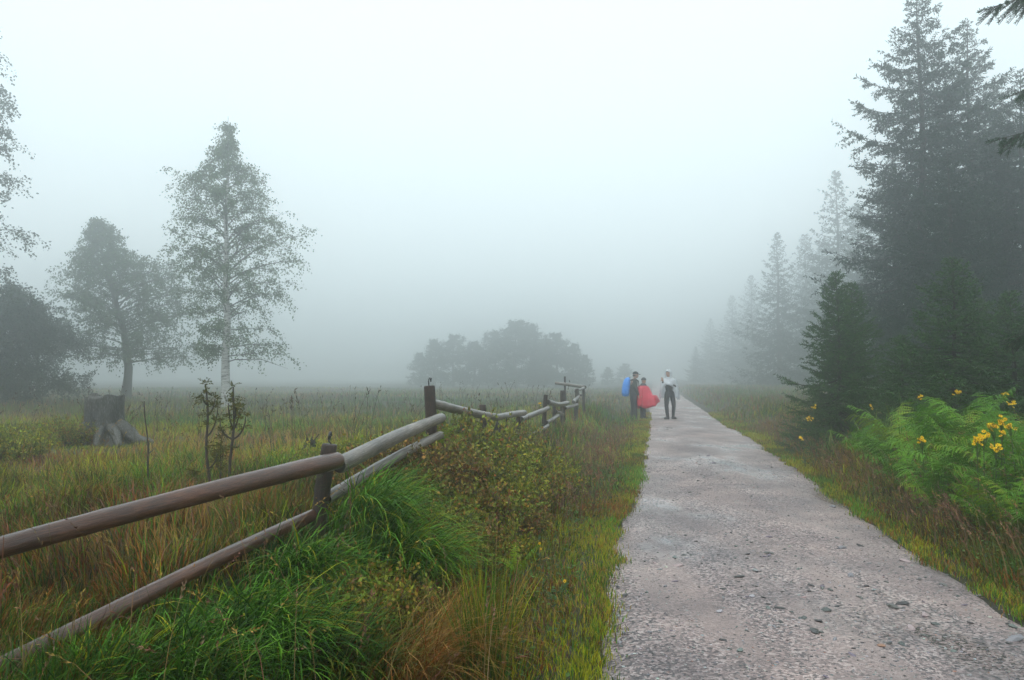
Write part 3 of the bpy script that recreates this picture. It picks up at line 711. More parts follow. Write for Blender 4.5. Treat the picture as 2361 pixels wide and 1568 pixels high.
# ------------------------------------------------------------------ people on the path
def skin(name, verts, edges, rad, mat, parent, sub=2, root=0, extra=None, mats=None):
    me = bpy.data.meshes.new(name); me.from_pydata([tuple(map(float, v)) for v in verts], edges, [])
    o = bpy.data.objects.new(name, me); col.objects.link(o)
    m = o.modifiers.new('skin', 'SKIN'); m.use_smooth_shade = True
    sv = me.skin_vertices[0].data
    for i, r in enumerate(rad): sv[i].radius = r if isinstance(r, tuple) else (r, r)
    for i in range(len(rad)): sv[i].use_root = (i == root)
    s = o.modifiers.new('sub', 'SUBSURF'); s.levels = s.render_levels = sub
    dg = bpy.context.evaluated_depsgraph_get(); ev = o.evaluated_get(dg)
    me2 = bpy.data.meshes.new_from_object(ev); me2.name = name
    bpy.data.objects.remove(o); bpy.data.meshes.remove(me)
    me2.materials.clear()
    for mm in (mats or [mat]): me2.materials.append(mm)
    ob = bpy.data.objects.new(name, me2); col.objects.link(ob); ob.parent = parent
    for p in me2.polygons: p.use_smooth = True
    return ob
M_skin = plain('skin', (.46, .27, .20), .55, .35, .12, 9)
M_jacket = plain('dark_jacket', (.035, .042, .036), .7, .3, .3, 14, .3)
M_trs = plain('dark_trousers', (.022, .027, .036), .75, .3, .3, 14, .3)
M_trs2 = plain('black_trousers', (.016, .02, .024), .75, .3, .3, 14, .3)
M_boot = plain('boot_leather', (.018, .018, .018), .6, .4, .3, 20)
M_cap = plain('dark_cap', (.014, .016, .016), .8, .3, .3, 30)
M_hat = plain('grey_hat', (.06, .075, .075), .85, .3, .3, 30)
M_blue = plain('blue_raincover', (.035, .26, .80), .4, .5, .12, 7, .4)
M_red = plain('red_poncho', (.62, .012, .05), .42, .5, .12, 6, .3)
M_hair = plain('dark_hair', (.03, .022, .018), .6, .3, .3, 30)
M_collar = plain('grey_scarf', (.07, .075, .085), .9, .2, .3, 30)
M_metal = plain('grey_metal', (.35, .36, .38), .35, .6, .1, 20)
def clear_plastic():
    m, n, l, b = nmat('clear_rain_plastic')
    b.inputs['Base Color'].default_value = (.82, .87, .92, 1); b.inputs['Roughness'].default_value = .25; b.inputs['Specular IOR Level'].default_value = .6
    tr = n.new('ShaderNodeBsdfTransparent'); tl = n.new('ShaderNodeBsdfTranslucent'); tl.inputs[0].default_value = (.85, .9, .95, 1)
    m1 = n.new('ShaderNodeMixShader'); m1.inputs[0].default_value = .35; l.new(b.outputs[0], m1.inputs[1]); l.new(tl.outputs[0], m1.inputs[2])
    t = noise(n, l, 5, 4); mr = n.new('ShaderNodeMapRange'); mr.inputs[1].default_value = .35; mr.inputs[2].default_value = .65; mr.inputs[3].default_value = .26; mr.inputs[4].default_value = .0
    l.new(t.outputs[0], mr.inputs[0]); m2 = n.new('ShaderNodeMixShader'); l.new(mr.outputs[0], m2.inputs[0]); l.new(m1.outputs[0], m2.inputs[1]); l.new(tr.outputs[0], m2.inputs[2])
    l.new(m2.outputs[0], n['Material Output'].inputs[0]); return m
M_clear = clear_plastic()

def head_rings(c, s, face, mat, extra=None):
    """a head as stacked rings: chin to crown, with nose, brow, sockets, lips and ears; face = heading angle"""
    prof = [(-.115, .030, .050), (-.105, .045, .062), (-.085, .058, .078), (-.06, .066, .086), (-.03, .071, .092), (0, .074, .096), (.03, .076, .098), (.06, .075, .097), (.09, .066, .086), (.112, .046, .062), (.122, .02, .03)]
    ns = 20; th = np.linspace(0, 2 * math.pi, ns, endpoint=False); V = []
    for z, a, b in prof:
        x = b * np.cos(th); y = a * np.sin(th)
        fr = np.exp(-(np.angle(np.exp(1j * th)) / .22) ** 2)
        nose = .024 * np.exp(-((z + .028) / .022) ** 2); brow = .006 * np.exp(-((z - .028) / .014) ** 2); lip = .006 * np.exp(-((z + .068) / .01) ** 2)
        eye = -.009 * np.exp(-((z - .002) / .014) ** 2) * (np.exp(-((np.angle(np.exp(1j * (th - .42)))) / .16) ** 2) + np.exp(-((np.angle(np.exp(1j * (th + .42)))) / .16) ** 2))
        ear = .018 * np.exp(-((z + .005) / .026) ** 2) * (np.exp(-((np.angle(np.exp(1j * (th - 1.65)))) / .17) ** 2) + np.exp(-((np.angle(np.exp(1j * (th + 1.65)))) / .17) ** 2))
        x = x + (nose + brow + lip) * fr + eye; y = y + ear * np.sign(np.sin(th))
        V.append(np.stack([x * math.cos(face) - y * math.sin(face), x * math.sin(face) + y * math.cos(face), np.full(ns, z)], 1) * s + np.asarray(c))
    n = len(V); V = np.concatenate(V); i = np.arange(n - 1)[:, None] * ns; j = np.arange(ns)[None]; k = (j + 1) % ns
    T = np.concatenate([np.stack([i + j, i + k, i + ns + k], -1).reshape(-1, 3), np.stack([i + j, i + ns + k, i + ns + j], -1).reshape(-1, 3)])
    V = np.vstack([V, V[:ns].mean(0), V[-ns:].mean(0)]); jj = np.arange(ns); kk = (jj + 1) % ns
    return V, np.vstack([T, np.stack([np.full(ns, n * ns), kk, jj], 1), np.stack([np.full(ns, n * ns + 1), (n - 1) * ns + jj, (n - 1) * ns + kk], 1)])
def hand(wr, d, up, s=1.0):
    """palm with four unequal bent fingers and a thumb at its side"""
    d = unit(np.asarray(d, float)); sd = unit(np.cross(d, up)); up = unit(np.cross(sd, d)); A = Acc()
    A.add(*tube([wr, wr + d * .03 * s, wr + d * .075 * s, wr + d * .09 * s], np.array([.022, .034, .038, .02]) * s, 8))
    for k, ln in enumerate((.062, .075, .07, .055)):
        b = wr + d * .08 * s + sd * (k - 1.5) * .019 * s
        A.add(*tube([b, b + (d * .5) * ln * s - up * .004, b + (d * .8 - up * .3) * ln * s, b + (d * .95 - up * .62) * ln * s], np.array([.0095, .009, .008, .005]) * s, 6))
    b = wr + d * .025 * s - sd * .028 * s
    A.add(*tube([b, b + (d * .4 - sd * .7) * .035 * s, b + (d * .9 - sd * .75) * .05 * s], np.array([.012, .011, .007]) * s, 6))
    return np.concatenate(A.V), np.concatenate(A.T)
def join_to(ob, pieces):
    """append closed pieces (head, hands) to the body mesh so it stays one figure"""
    me = ob.data; v0 = [tuple(v.co) for v in me.vertices]; f0 = [tuple(p.vertices) for p in me.polygons]
    for V, T in pieces:
        o = len(v0); v0 += [tuple(map(float, v)) for v in V]; f0 += [tuple(int(x) + o for x in t) for t in T]
    m2 = bpy.data.meshes.new('body'); m2.from_pydata(v0, [], f0)
    for m in me.materials: m2.materials.append(m)
    for p in m2.polygons: p.use_smooth = True
    ob.data = m2; bpy.data.meshes.remove(me)

def body(root, J, face, hs, hands, k=1.0):
    """J: joint positions; one skinned figure from pelvis to ankles, wrists and neck"""
    names = ['pelvis', 'waist', 'chest', 'neck0', 'neck1', 'shL', 'elL', 'wrL', 'shR', 'elR', 'wrR', 'hipL', 'knL', 'anL', 'hipR', 'knR', 'anR']
    ix = {n: i for i, n in enumerate(names)}
    ed = [('pelvis', 'waist'), ('waist', 'chest'), ('chest', 'neck0'), ('neck0', 'neck1'), ('chest', 'shL'), ('shL', 'elL'), ('elL', 'wrL'), ('chest', 'shR'), ('shR', 'elR'), ('elR', 'wrR'),
          ('pelvis', 'hipL'), ('hipL', 'knL'), ('knL', 'anL'), ('pelvis', 'hipR'), ('hipR', 'knR'), ('knR', 'anR')]
    rd = dict(pelvis=.12, waist=.11, chest=.125, neck0=.055, neck1=.05, shL=.06, elL=.042, wrL=.026, shR=.06, elR=.042, wrR=.026, hipL=.085, knL=.056, anL=.036, hipR=.085, knR=.056, anR=.036)
    b = skin('body', [J[n] for n in names], [(ix[a], ix[c]) for a, c in ed], [rd[n] * k for n in names], M_skin, root)
    join_to(b, [head_rings(np.asarray(J['head']), hs, face, M_skin)] + hands)
    return b
def garment(name, root, J, chains, rd, mat, k=1.0):
    names = []; ed = []
    for ch in chains:
        for n in ch:
            if n not in names: names.append(n)
        ed += list(zip(ch[:-1], ch[1:]))
    ix = {n: i for i, n in enumerate(names)}
    return skin(name, [J[n] for n in names], [(ix[a], ix[c]) for a, c in ed], [rd[n] * k for n in names], mat, root)
def boots(root, J, heads):
    for a, hd in (('anL', heads[0]), ('anR', heads[1])):
        p = np.asarray(J[a]); d = np.array((math.cos(hd), math.sin(hd), 0)); g = np.array((p[0], p[1], 0))
        V, T = tube([g + (0, 0, .20), g + (0, 0, .12), g - d * .015 + (0, 0, .05), g - d * .01 + (0, 0, .003)], [.056, .055, .058, .055], 12)
        A = Acc().add(V, T); A.add(*tube([g - d * .07 + (0, 0, .048), g + (0, 0, .05), g + d * .09 + (0, 0, .046), g + d * .17 + (0, 0, .038), g + d * .205 + (0, 0, .03)], [.036, .05, .048, .04, .016], 10))
        A.obj('boot', M_boot, root, True)
def dome(c, rx, ry, h, face, ns=20, nr=7):
    th = np.linspace(0, 2 * math.pi, ns, endpoint=False); V = []
    for q in np.linspace(0, 1, nr):
        a = q * math.pi / 2; f = math.cos(a) * (1 + .03 * math.sin(3 * a))
        x, y = rx * f * np.cos(th), ry * f * np.sin(th)
        V.append(np.stack([x * math.cos(face) - y * math.sin(face), x * math.sin(face) + y * math.cos(face), np.full(ns, h * math.sin(a))], 1) + np.asarray(c))
    n = len(V); V = np.concatenate(V); i = np.arange(n - 1)[:, None] * ns; j = np.arange(ns)[None]; k = (j + 1) % ns
    return V, np.concatenate([np.stack([i + j, i + k, i + ns + k], -1).reshape(-1, 3), np.stack([i + j, i + ns + k, i + ns + j], -1).reshape(-1, 3)])
def cloth(rings, ns=64, folds=None):
    """draped sheet: rings of (cx, cy, z(th), r(th)) from neck to hem, given a little thickness"""
    th = np.linspace(0, 2 * math.pi, ns, endpoint=False); V = []
    for cx, cy_, z, r in rings:
        zz = z(th) if callable(z) else np.full(ns, z); rr = r(th) if callable(r) else np.full(ns, r)
        V.append(np.stack([cx + rr * np.cos(th), cy_ + rr * np.sin(th), zz], 1))
    n = len(V); V = np.concatenate(V); i = np.arange(n - 1)[:, None] * ns; j = np.arange(ns)[None]; k = (j + 1) % ns
    T = np.concatenate([np.stack([i + j, i + ns + k, i + k], -1).reshape(-1, 3), np.stack([i + j, i + ns + j, i + ns + k], -1).reshape(-1, 3)])
    return V, T
PD = 27.8
def person_at(px, label):
    p = P(px, 968, PD); z = max(Gs(p[0], PD), float(pz(p[0], PD)) if p[0] > float(xl(PD)) else -9)
    e = empty('person', (p[0], PD, z)); tag(e, label, 'person', 'walkers talking on the path'); return e, np.array((p[0], PD, z))
rj = dict(waist=.155, pelvis=.155, chest=.165, neck0=.075, shL=.085, elL=.065, wrL=.05, shR=.085, elR=.065, wrR=.05)
rt_ = dict(waist=.13, pelvis=.155, hipL=.115, knL=.085, anL=.062, hipR=.115, knR=.085, anR=.062)

# walker with the blue pack, seen from the side, facing right
w1, o1 = person_at(1460, 'walker in dark jacket and cap carrying a blue-covered rucksack, facing right')
J = dict(pelvis=(0, 0, .93), waist=(.01, 0, 1.08), chest=(.02, 0, 1.33), neck0=(.05, 0, 1.47), neck1=(.075, 0, 1.54), head=(.095, 0, 1.63),
         shL=(.02, .19, 1.40), elL=(.06, .25, 1.12), wrL=(.17, .20, .90), shR=(.03, -.19, 1.40), elR=(.07, -.25, 1.12), wrR=(.17, -.17, .90),
         hipL=(-.01, .10, .88), knL=(.03, .11, .49), anL=(-.06, .13, .10), hipR=(.0, -.10, .88), knR=(.06, -.11, .49), anR=(.06, -.12, .10))
body(w1, J, -.1, 1.0, [hand(np.array(J['wrL']), (.2, -.05, -1), (1, 0, 0)), hand(np.array(J['wrR']), (.2, .05, -1), (1, 0, 0))])
garment('jacket', w1, J, [['pelvis', 'waist', 'chest', 'neck0'], ['chest', 'shL', 'elL', 'wrL'], ['chest', 'shR', 'elR', 'wrR']], rj, M_jacket)
garment('trousers', w1, J, [['waist', 'pelvis', 'hipL', 'knL', 'anL'], ['pelvis', 'hipR', 'knR', 'anR']], rt_, M_trs)
boots(w1, J, (0, -.1))
V, T = dome(np.array(J['head']) + (0, 0, .035), .108, .092, .10, -.1); A = Acc().add(V, T)
br = np.array([[.07, -.075, 0], [.155, -.055, -.012], [.185, 0, -.006], [.155, .055, -.012], [.07, .075, 0], [.09, 0, .012]]); b0 = br + np.array(J['head']) + (0, 0, .04); b1 = b0 - (0, 0, .01)
A.add(np.vstack([b0, b1]), [[0, 1, 5], [1, 2, 5], [2, 3, 5], [3, 4, 5], [6, 11, 7], [7, 11, 8], [8, 11, 9], [9, 11, 10], [0, 6, 1], [1, 6, 7], [1, 7, 2], [2, 7, 8], [2, 8, 3], [3, 8, 9], [3, 9, 4], [4, 9, 10]])
A.obj('cap', M_cap, w1, True)
V, T = dome(np.array(J['head']) + (-.02, 0, -.04), .088, .084, .09, -.1); mk('hair', V, T, M_hair, w1, None, True)
bp = empty('rucksack', o1 + (-.255, 0, .86)); tag(bp, 'tall rucksack under a bright blue rain cover on the left walker', 'rucksack')
def blob(rings, ns=22, pwr=2.6):
    th = np.linspace(0, 2 * math.pi, ns, endpoint=False); V = []
    c, s_ = np.cos(th), np.sin(th); c = np.sign(c) * np.abs(c) ** (2 / pwr); s_ = np.sign(s_) * np.abs(s_) ** (2 / pwr)
    for x, z, a, b in rings: V.append(np.stack([x + a * c * (1 + .03 * rng.normal(size=ns)), b * s_, np.full(ns, z)], 1))
    n = len(V); V = np.concatenate(V); i = np.arange(n - 1)[:, None] * ns; j = np.arange(ns)[None]; k = (j + 1) % ns
    return V, np.concatenate([np.stack([i + j, i + k, i + ns + k], -1).reshape(-1, 3), np.stack([i + j, i + ns + k, i + ns + j], -1).reshape(-1, 3)])
V, T = blob([(-.015, -.005, .005, .005), (-.015, 0, .07, .10), (-.015, .03, .115, .15), (-.015, .15, .135, .17), (.0, .32, .14, .18), (.02, .48, .13, .17), (.045, .60, .11, .15), (.07, .67, .07, .11), (.08, .695, .005, .01)])
mk('rain_cover', V, T, M_blue, bp, None, True)
for sy in (-.10, .10):
    V, T = tube([(.14, sy, .12), (.30, sy, .10), (.47, sy, .30), (.44, sy, .56), (.32, sy, .64), (.15, sy, .58)], .017, 6); mk('strap', V, T, M_cap, bp, None, True)
V, T = tube([(.09, 0, .655), (.10, 0, .70), (.14, 0, .70), (.15, 0, .65)], .012, 6); mk('handle', V, T, M_cap, bp, None, True)

# small walker in the red poncho
w2, o2 = person_at(1482.5, 'small walker in a wind-blown red poncho and grey hat')
J = dict(pelvis=(0, 0, .78), waist=(0, 0, .92), chest=(.0, .0, 1.12), neck0=(.01, 0, 1.24), neck1=(.02, 0, 1.31), head=(.035, -.01, 1.40),
         shL=(-.16, 0, 1.18), elL=(-.20, -.05, .95), wrL=(-.08, -.16, .84), shR=(.16, 0, 1.18), elR=(.27, -.04, .97), wrR=(.33, -.12, .80),
         hipL=(-.07, 0, .74), knL=(-.05, -.02, .42), anL=(-.05, .0, .10), hipR=(.07, 0, .74), knR=(.04, -.03, .42), anR=(.05, -.03, .10))
body(w2, J, -1.1, .95, [hand(np.array(J['wrL']), (.6, -.5, -.3), (0, 0, 1), .9), hand(np.array(J['wrR']), (.2, -.6, -.5), (0, 0, 1), .9)], .86)
garment('trousers', w2, J, [['waist', 'pelvis', 'hipL', 'knL', 'anL'], ['pelvis', 'hipR', 'knR', 'anR']], rt_, M_trs, .82)
boots(w2, J, (-1.2, -.5))
fold = lambda th, a, p=0: 1.8 * a * (.5 * np.sin(7 * th + p) + .35 * np.sin(11 * th + 1.7 + p) + .25 * np.sin(17 * th + p * 2))
wind = lambda th: np.exp(-(np.angle(np.exp(1j * (th - (-.15)))) / .75) ** 2)
rings = [(.02, 0, 1.275, .075), (.015, 0, 1.245, .10), (.01, 0, 1.205, lambda th: .165 + .02 * np.cos(2 * th)), (.01, 0, 1.14, lambda th: .205 + .03 * np.cos(2 * th) + fold(th, .006)),
         (.01, 0, 1.03, lambda th: .225 + .025 * np.cos(2 * th) + fold(th, .012) + .04 * wind(th)), (.01, 0, .90, lambda th: .235 + fold(th, .018) + .11 * wind(th)),
         (.01, 0, lambda th: .78 + .10 * wind(th), lambda th: .245 + fold(th, .024, .2) + .24 * wind(th)), (.01, 0, lambda th: .66 + .10 * wind(th), lambda th: .25 + fold(th, .03, .3) + .30 * wind(th)),
         (.01, 0, lambda th: .53 + .13 * wind(th) + .03 * np.sin(2 * th), lambda th: .25 + fold(th, .035, .4) + .33 * wind(th)), (.01, 0, lambda th: .44 + .18 * wind(th) + .05 * np.sin(2 * th + .5), lambda th: .245 + fold(th, .035, .4) + .34 * wind(th))]
V, T = cloth(rings); pon = mk('poncho', V, T, M_red, w2, None, True)
so = pon.modifiers.new('thickness', 'SOLIDIFY'); so.thickness = .006
V, T = cloth([(.02, 0, 1.315, .062), (.02, 0, 1.30, .085), (.02, 0, 1.265, .105), (.015, 0, 1.235, .135)], 24); mk('scarf', V, T, M_collar, w2, None, True)
V, T = dome(np.array(J['head']) + (0, 0, .03), .098, .086, .10, -1.1); A = Acc().add(V, T)
A.add(*cloth([(J['head'][0], J['head'][1], J['head'][2] + .05, .092), (J['head'][0], J['head'][1], J['head'][2] + .028, .098)], 20)); A.obj('hat', M_hat, w2, True)
tp = empty('trekking_pole', o2 + (.14, -.25, 0)); tag(tp, 'thin trekking pole held by the walker in red', 'pole')
V, T = tube([(.03, .0, -.01), (.06, .02, .3), (.16, .08, .78)], [.006, .007, .008], 7); mk('shaft', V, T, M_metal, tp, None, True)
V, T = tube([(.155, .077, .75), (.165, .083, .80), (.18, .092, .88)], [.014, .016, .015], 8); mk('grip', V, T, M_cap, tp, None, True)

# walker in the clear plastic poncho
w3, o3 = person_at(1544, 'tall walker in a clear white plastic rain poncho, hands raised in front')
J = dict(pelvis=(0, 0, .94), waist=(-.01, 0, 1.08), chest=(-.01, 0, 1.34), neck0=(-.02, -.01, 1.48), neck1=(-.03, -.02, 1.55), head=(-.04, -.035, 1.645),
         shL=(.17, .04, 1.41), elL=(.20, -.16, 1.17), wrL=(-.02, -.30, 1.25), shR=(-.18, -.04, 1.41), elR=(-.25, -.20, 1.17), wrR=(-.30, -.34, 1.36),
         hipL=(.10, 0, .88), knL=(.15, -.03, .49), anL=(.13, .0, .10), hipR=(-.09, 0, .88), knR=(-.12, -.04, .49), anR=(-.08, -.03, .10))
body(w3, J, -2.15, 1.02, [hand(np.array(J['wrL']), (-.8, -.3, .35), (0, 0, 1)), hand(np.array(J['wrR']), (-.25, -.1, 1), (0, -1, 0))])
garment('pullover', w3, J, [['pelvis', 'waist', 'chest', 'neck0'], ['chest', 'shL', 'elL', 'wrL'], ['chest', 'shR', 'elR', 'wrR']], rj, M_trs2, .88)
garment('trousers', w3, J, [['waist', 'pelvis', 'hipL', 'knL', 'anL'], ['pelvis', 'hipR', 'knR', 'anR']], rt_, M_trs2, .95)
boots(w3, J, (-1.2, -2.4))
gl = lambda th, a, w: np.exp(-(np.angle(np.exp(1j * (th - a))) / w) ** 2)
# the sheet is drawn up over the raised arms in front and hangs at the right and behind
lift = lambda th: gl(th, -2.05, .75)
rings = [(-.02, 0, 1.52, .085), (-.02, 0, 1.49, .13), (-.01, 0, 1.455, lambda th: .195 + .04 * np.cos(2 * th)), (-.01, 0, 1.40, lambda th: .235 + .05 * np.cos(2 * th) + .05 * lift(th)),
         (-.01, -.02, lambda th: 1.29 + .06 * lift(th), lambda th: .25 + .05 * np.cos(2 * th) + fold(th, .015) + .17 * lift(th)), (0, -.02, lambda th: 1.14 + .17 * lift(th), lambda th: .265 + .04 * np.cos(2 * th) + fold(th, .025) + .20 * lift(th)),
         (0, -.02, lambda th: .98 + .26 * lift(th) + .05 * gl(th, -1.2, .5), lambda th: .275 + .04 * np.cos(2 * th) + fold(th, .03, .3) + .20 * lift(th)),
         (0, -.02, lambda th: .82 + .38 * lift(th) + .18 * gl(th, -1.3, .6) + .05 * np.sin(3 * th), lambda th: .275 + .05 * np.cos(2 * th) + fold(th, .035, .5) + .19 * lift(th)),
         (0, -.02, lambda th: .70 + .46 * lift(th) + .26 * gl(th, -1.3, .6) + .07 * np.sin(3 * th + .4), lambda th: .265 + .05 * np.cos(2 * th) + fold(th, .04, .7) + .17 * lift(th))]
V, T = cloth(rings); mk('rain_poncho', V, T, M_clear, w3, None, True)
hc = np.array(J['head']); ns = 28; A = Acc()
fa = -2.15; V = []
for q, (z, r, dz) in enumerate([(-.17, .13, 0), (-.10, .118, 0), (-.03, .122, 0), (.04, .122, 0), (.09, .108, 0), (.125, .075, 0), (.145, .02, 0)]):
    a0 = .75 if z < .07 else .0
    th = np.linspace(fa + a0, fa + 2 * math.pi - a0, ns); ex = 1 + (.18 if .02 < z < .1 else 0) * np.exp(-(np.angle(np.exp(1j * (th - fa))) / 1.0) ** 2)
    V.append(np.stack([hc[0] + r * ex * np.cos(th), hc[1] + r * ex * np.sin(th), np.full(ns, hc[2] + z)], 1))
n = len(V); V = np.concatenate(V); i = np.arange(n - 1)[:, None] * ns; j = np.arange(ns - 1)[None]
T = np.concatenate([np.stack([i + j, i + j + 1, i + ns + j + 1], -1).reshape(-1, 3), np.stack([i + j, i + ns + j + 1, i + ns + j], -1).reshape(-1, 3)])
mk('hood', V, T, M_clear, w3, None, True)
V, T = dome(hc + (0, 0, .05), .10, .086, .082, fa); mk('hair', V, T, M_hat, w3, None, True)

# ------------------------------------------------------------------ low vegetation
GB, GM, GD = (.105, .26, .016), (.052, .140, .012), (.020, .060, .008)
OL, YG, ST, RU, BR, PK = (.115, .12, .010), (.31, .31, .012), (.36, .22, .055), (.26, .08, .013), (.085, .038, .012), (.24, .13, .08)
def spread(n, y0, y1, pwr, side, lim=.74, pad=.9):
    """random ground points inside a generous view wedge; side -1 left of the path, +1 right, 0 both"""
    X, Y = [], []; tot = 0
    while tot < n:
        y = y0 + (y1 - y0) * U(0, 1, n) ** pwr; x = U(-1, 1, n) * (lim * y + pad)
        v = xl(y) - x; w = x - xr(y)
        k = (v > 0) if side < 0 else (w > 0) if side > 0 else (np.maximum(v, w) > 0)
        X.append(x[k]); Y.append(y[k]); tot += k.sum()
    return np.concatenate(X)[:n], np.concatenate(Y)[:n]
def stuff(name, parts, mat=M_grass):
    A = Acc()
    for p in parts: A.add(*p)
    o = A.obj(name, mat); o['kind'] = 'stuff'; return o
def bz(x, y, dz=-.015): return np.stack([x, y, G(x, y) + dz], 1)
def mixc(c, k): return np.asarray(c, float)[k]
PAL = np.array([GB, GM, GD, OL, YG, ST, RU, BR, PK])
def colour(x, y, wts, patch=1.6, seed=0):
    """palette choice per blade; patches of a metre or two shift the odds"""
    n = len(x); base = np.array(wts, float); k = np.empty((n, len(base)))
    for i in range(len(base)): k[:, i] = base[i] * np.exp(5.2 * (vn(x, y, patch, 20 + seed + i) - .5)) * np.exp(2.2 * (vn(x, y, patch * .25, 40 + seed + i) - .5))
    k = np.cumsum(k, 1); r = rng.random(n) * k[:, -1]; j = (r[:, None] > k).sum(1).clip(0, len(base) - 1)
    return jit(PAL[j], n, .22), j

# moss and short turf creeping over both path edges
n = 64000; y = 2.6 + 30 * U(0, 1, n) ** 1.7
side = rng.random(n) < .5
off = np.where(rng.random(n) < .4, rng.normal(.01, .055, n), rng.gamma(1.6, .17, n)) - .16 * (vn(y, y * 0 + side * 7, .55, 14) - .45) - .10 * (vn(y, y * 0 + side * 7, .17, 15) - .5)
x = np.where(side, xl(y) - off, xr(y) + off)
c, j = colour(x, y, [.5, .5, .1, 1.0, 2.6, .25, .45, .2, 0], 1.1, 1)
h = (.022 + .05 * U(0, 1, n) + .06 * np.clip(off, 0, 1)) * (1 + .015 * y)
V1 = blades(bz(x, y, -.005) + np.stack([0 * x, 0 * x, np.maximum(pz(x, y) - G(x, y), 0) * (off < .05)], 1), h, (.004 + .0007 * y), U(0, 6.28, n), U(.3, 1.5, n), c, c * 1.1, 3)
stuff('verge_turf', [V1])

# grass of the bank and meadow, nearest strip on the left
n = 84000; x, y = spread(n, 2.3, 9.5, 1.25, -1); v = xl(y) - x
k = v > .22; x, y, v = x[k], y[k], v[k]; n = len(x)
c1, j = colour(x, y, [.35, .9, .5, 1.0, .35, .5, .9, .5, .35], 1.3, 2)
c2, j2 = colour(x, y, [1.0, 1.5, .8, .5, .4, .12, .15, .1, .05], .9, 3)
c3, j3 = colour(x, y, [.55, .8, .3, 1.0, .9, .6, .8, .35, .35], 1.5, 4)
c0_, j0 = colour(x, y, [.3, .4, .1, 1.0, 1.6, .5, .9, .3, .2], .8, 9); c1 = np.where((sst(.3, .95, v) < rng.random(n))[:, None], c0_, c1)
m2 = (np.exp(-((v - 1.9) / .7) ** 2) * (y < 8.5) > rng.random(n))[:, None]; m3 = (sst(2.3, 3.0, v) > rng.random(n))[:, None]
c = np.where(m3, c3, np.where(m2, c2, c1))
h = (.10 + .24 * rng.random(n) ** 1.3) * (.45 + 1.1 * vn(x, y, .42, 51)) * (.32 + .68 * sst(.2, 1.3, v)) * np.where(m3[:, 0], 1.15, 1.0)
az = np.where(m2[:, 0], rng.normal(-.3, 1.0, n), vn(x, y, 1.2, 31) * 14 + rng.normal(0, .8, n))
hol = np.exp(-((v - 1.38) / .33) ** 2 - ((y - 4.75) / .6) ** 2) * 1.15 < rng.random(n); h = h * np.where(hol, 1, .25)
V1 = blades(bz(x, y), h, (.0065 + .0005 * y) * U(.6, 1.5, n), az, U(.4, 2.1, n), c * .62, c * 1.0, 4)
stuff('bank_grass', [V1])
n = 46000; x, y = spread(n, 3.6, 14, 1.2, 1); w = x - xr(y)
k = (w > .2); x, y, w = x[k], y[k], w[k]; n = len(x)
c1, j = colour(x, y, [.3, .7, .5, 1.0, .5, .5, .8, .4, .7], 1.2, 5); c2, j2 = colour(x, y, [1.2, 1.5, .8, .6, .8, .1, .1, .1, .05], 1.0, 6)
m2 = (sst(.7, 1.3, w) > rng.random(n))[:, None]; c = np.where(m2, c2, c1)
h = (.09 + .22 * rng.random(n)) * (.6 + .9 * sst(.2, 1.2, w))
V1 = blades(bz(x, y), h, (.006 + .0006 * y) * U(.6, 1.5, n), rng.normal(2.6, 1.3, n), U(.4, 2.0, n), c * .65, c * 1.05, 4)
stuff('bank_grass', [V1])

# meadow and moor further back
n = 100000; x, y = spread(n, 9, 27, 1.15, 0, .72, 1); v = xl(y) - x; w = x - xr(y)
k = np.maximum(v, w) > .18; x, y, v, w = x[k], y[k], v[k], w[k]; n = len(x)
c, j = colour(x, y, [.7, 1.0, .4, 1.5, 1.0, .45, .55, .25, .25], 2.6, 7)
hd = 1 - .75 * np.exp(-((x - s0[0]) / 1.5) ** 2) * (y > 10) * (y < 16.3)
h = (.11 + .23 * rng.random(n)) * (.4 + 1.2 * vn(x, y, .75, 52)) * np.where(y > 17, .2 + .8 * sst(.3, 1.7, np.maximum(v, w)), .45 + .55 * sst(.1, 1.0, np.maximum(v, w))) * hd
stuff('moor_grass', [blades(bz(x, y), h * 1.15, (.007 + .0007 * y) * U(.6, 1.5, n), vn(x, y, 1.8, 33) * 14 + rng.normal(0, .8, n), U(.4, 2.0, n), c * .88, c * 1.15, 4)])
n = 70000; x, y = spread(n, 26, 95, 1.5, 0, .70, 2); v = xl(y) - x; w = x - xr(y)
k = np.maximum(v, w) > .3; x, y = x[k], y[k]; n = len(x)
c, j = colour(x, y, [.25, 1.0, 1.0, 1.3, .25, .3, .35, .35, .3], 6, 8)
stuff('moor_grass', [blades(bz(x, y, -.03), .12 + .24 * rng.random(n), .016 + .0009 * y, U(0, 6.28, n), U(.2, 1.2, n), c, c * 1.05, 3)])

# tall stalks with seed heads
def stalks(x, y, h, lean, wst, cst, chd, nsp=9, hl=.22, az=None, sp=.02, loc=None):
    n = len(x); az = U(0, 6.28, n) if az is None else az; b = bz(x, y) if loc is None else loc
    A = blades(b, h, wst, az, lean, cst, cst, 6, 1.5, U(0, .12, n), .35)
    Vv = A[0].reshape(n, 11, 3); tip = Vv[:, 10]; k4 = (Vv[:, 8] + Vv[:, 9]) * .5
    ii = np.repeat(np.arange(n), nsp); q = U(0, 1, len(ii)); p = tip[ii] + (k4 - tip)[ii] * (q * hl / .2)[:, None]
    d = unit((tip - k4)[ii] * 1.2 + rdir(len(ii)) * .75 * np.linalg.norm(tip - k4, axis=1)[ii][:, None])
    B = cards(p, d, rdir(len(ii)), sp * 1.6 * U(.6, 1.3, len(ii)), sp * .38, jit(np.broadcast_to(chd, (n, 3))[ii], len(ii), .25))
    return A, B
n = 600; x, y = spread(n, 12, 40, 1.0, -1, .7, 1); k = (xl(y) - x) > 1.6; x, y = x[k], y[k]; n = len(x)
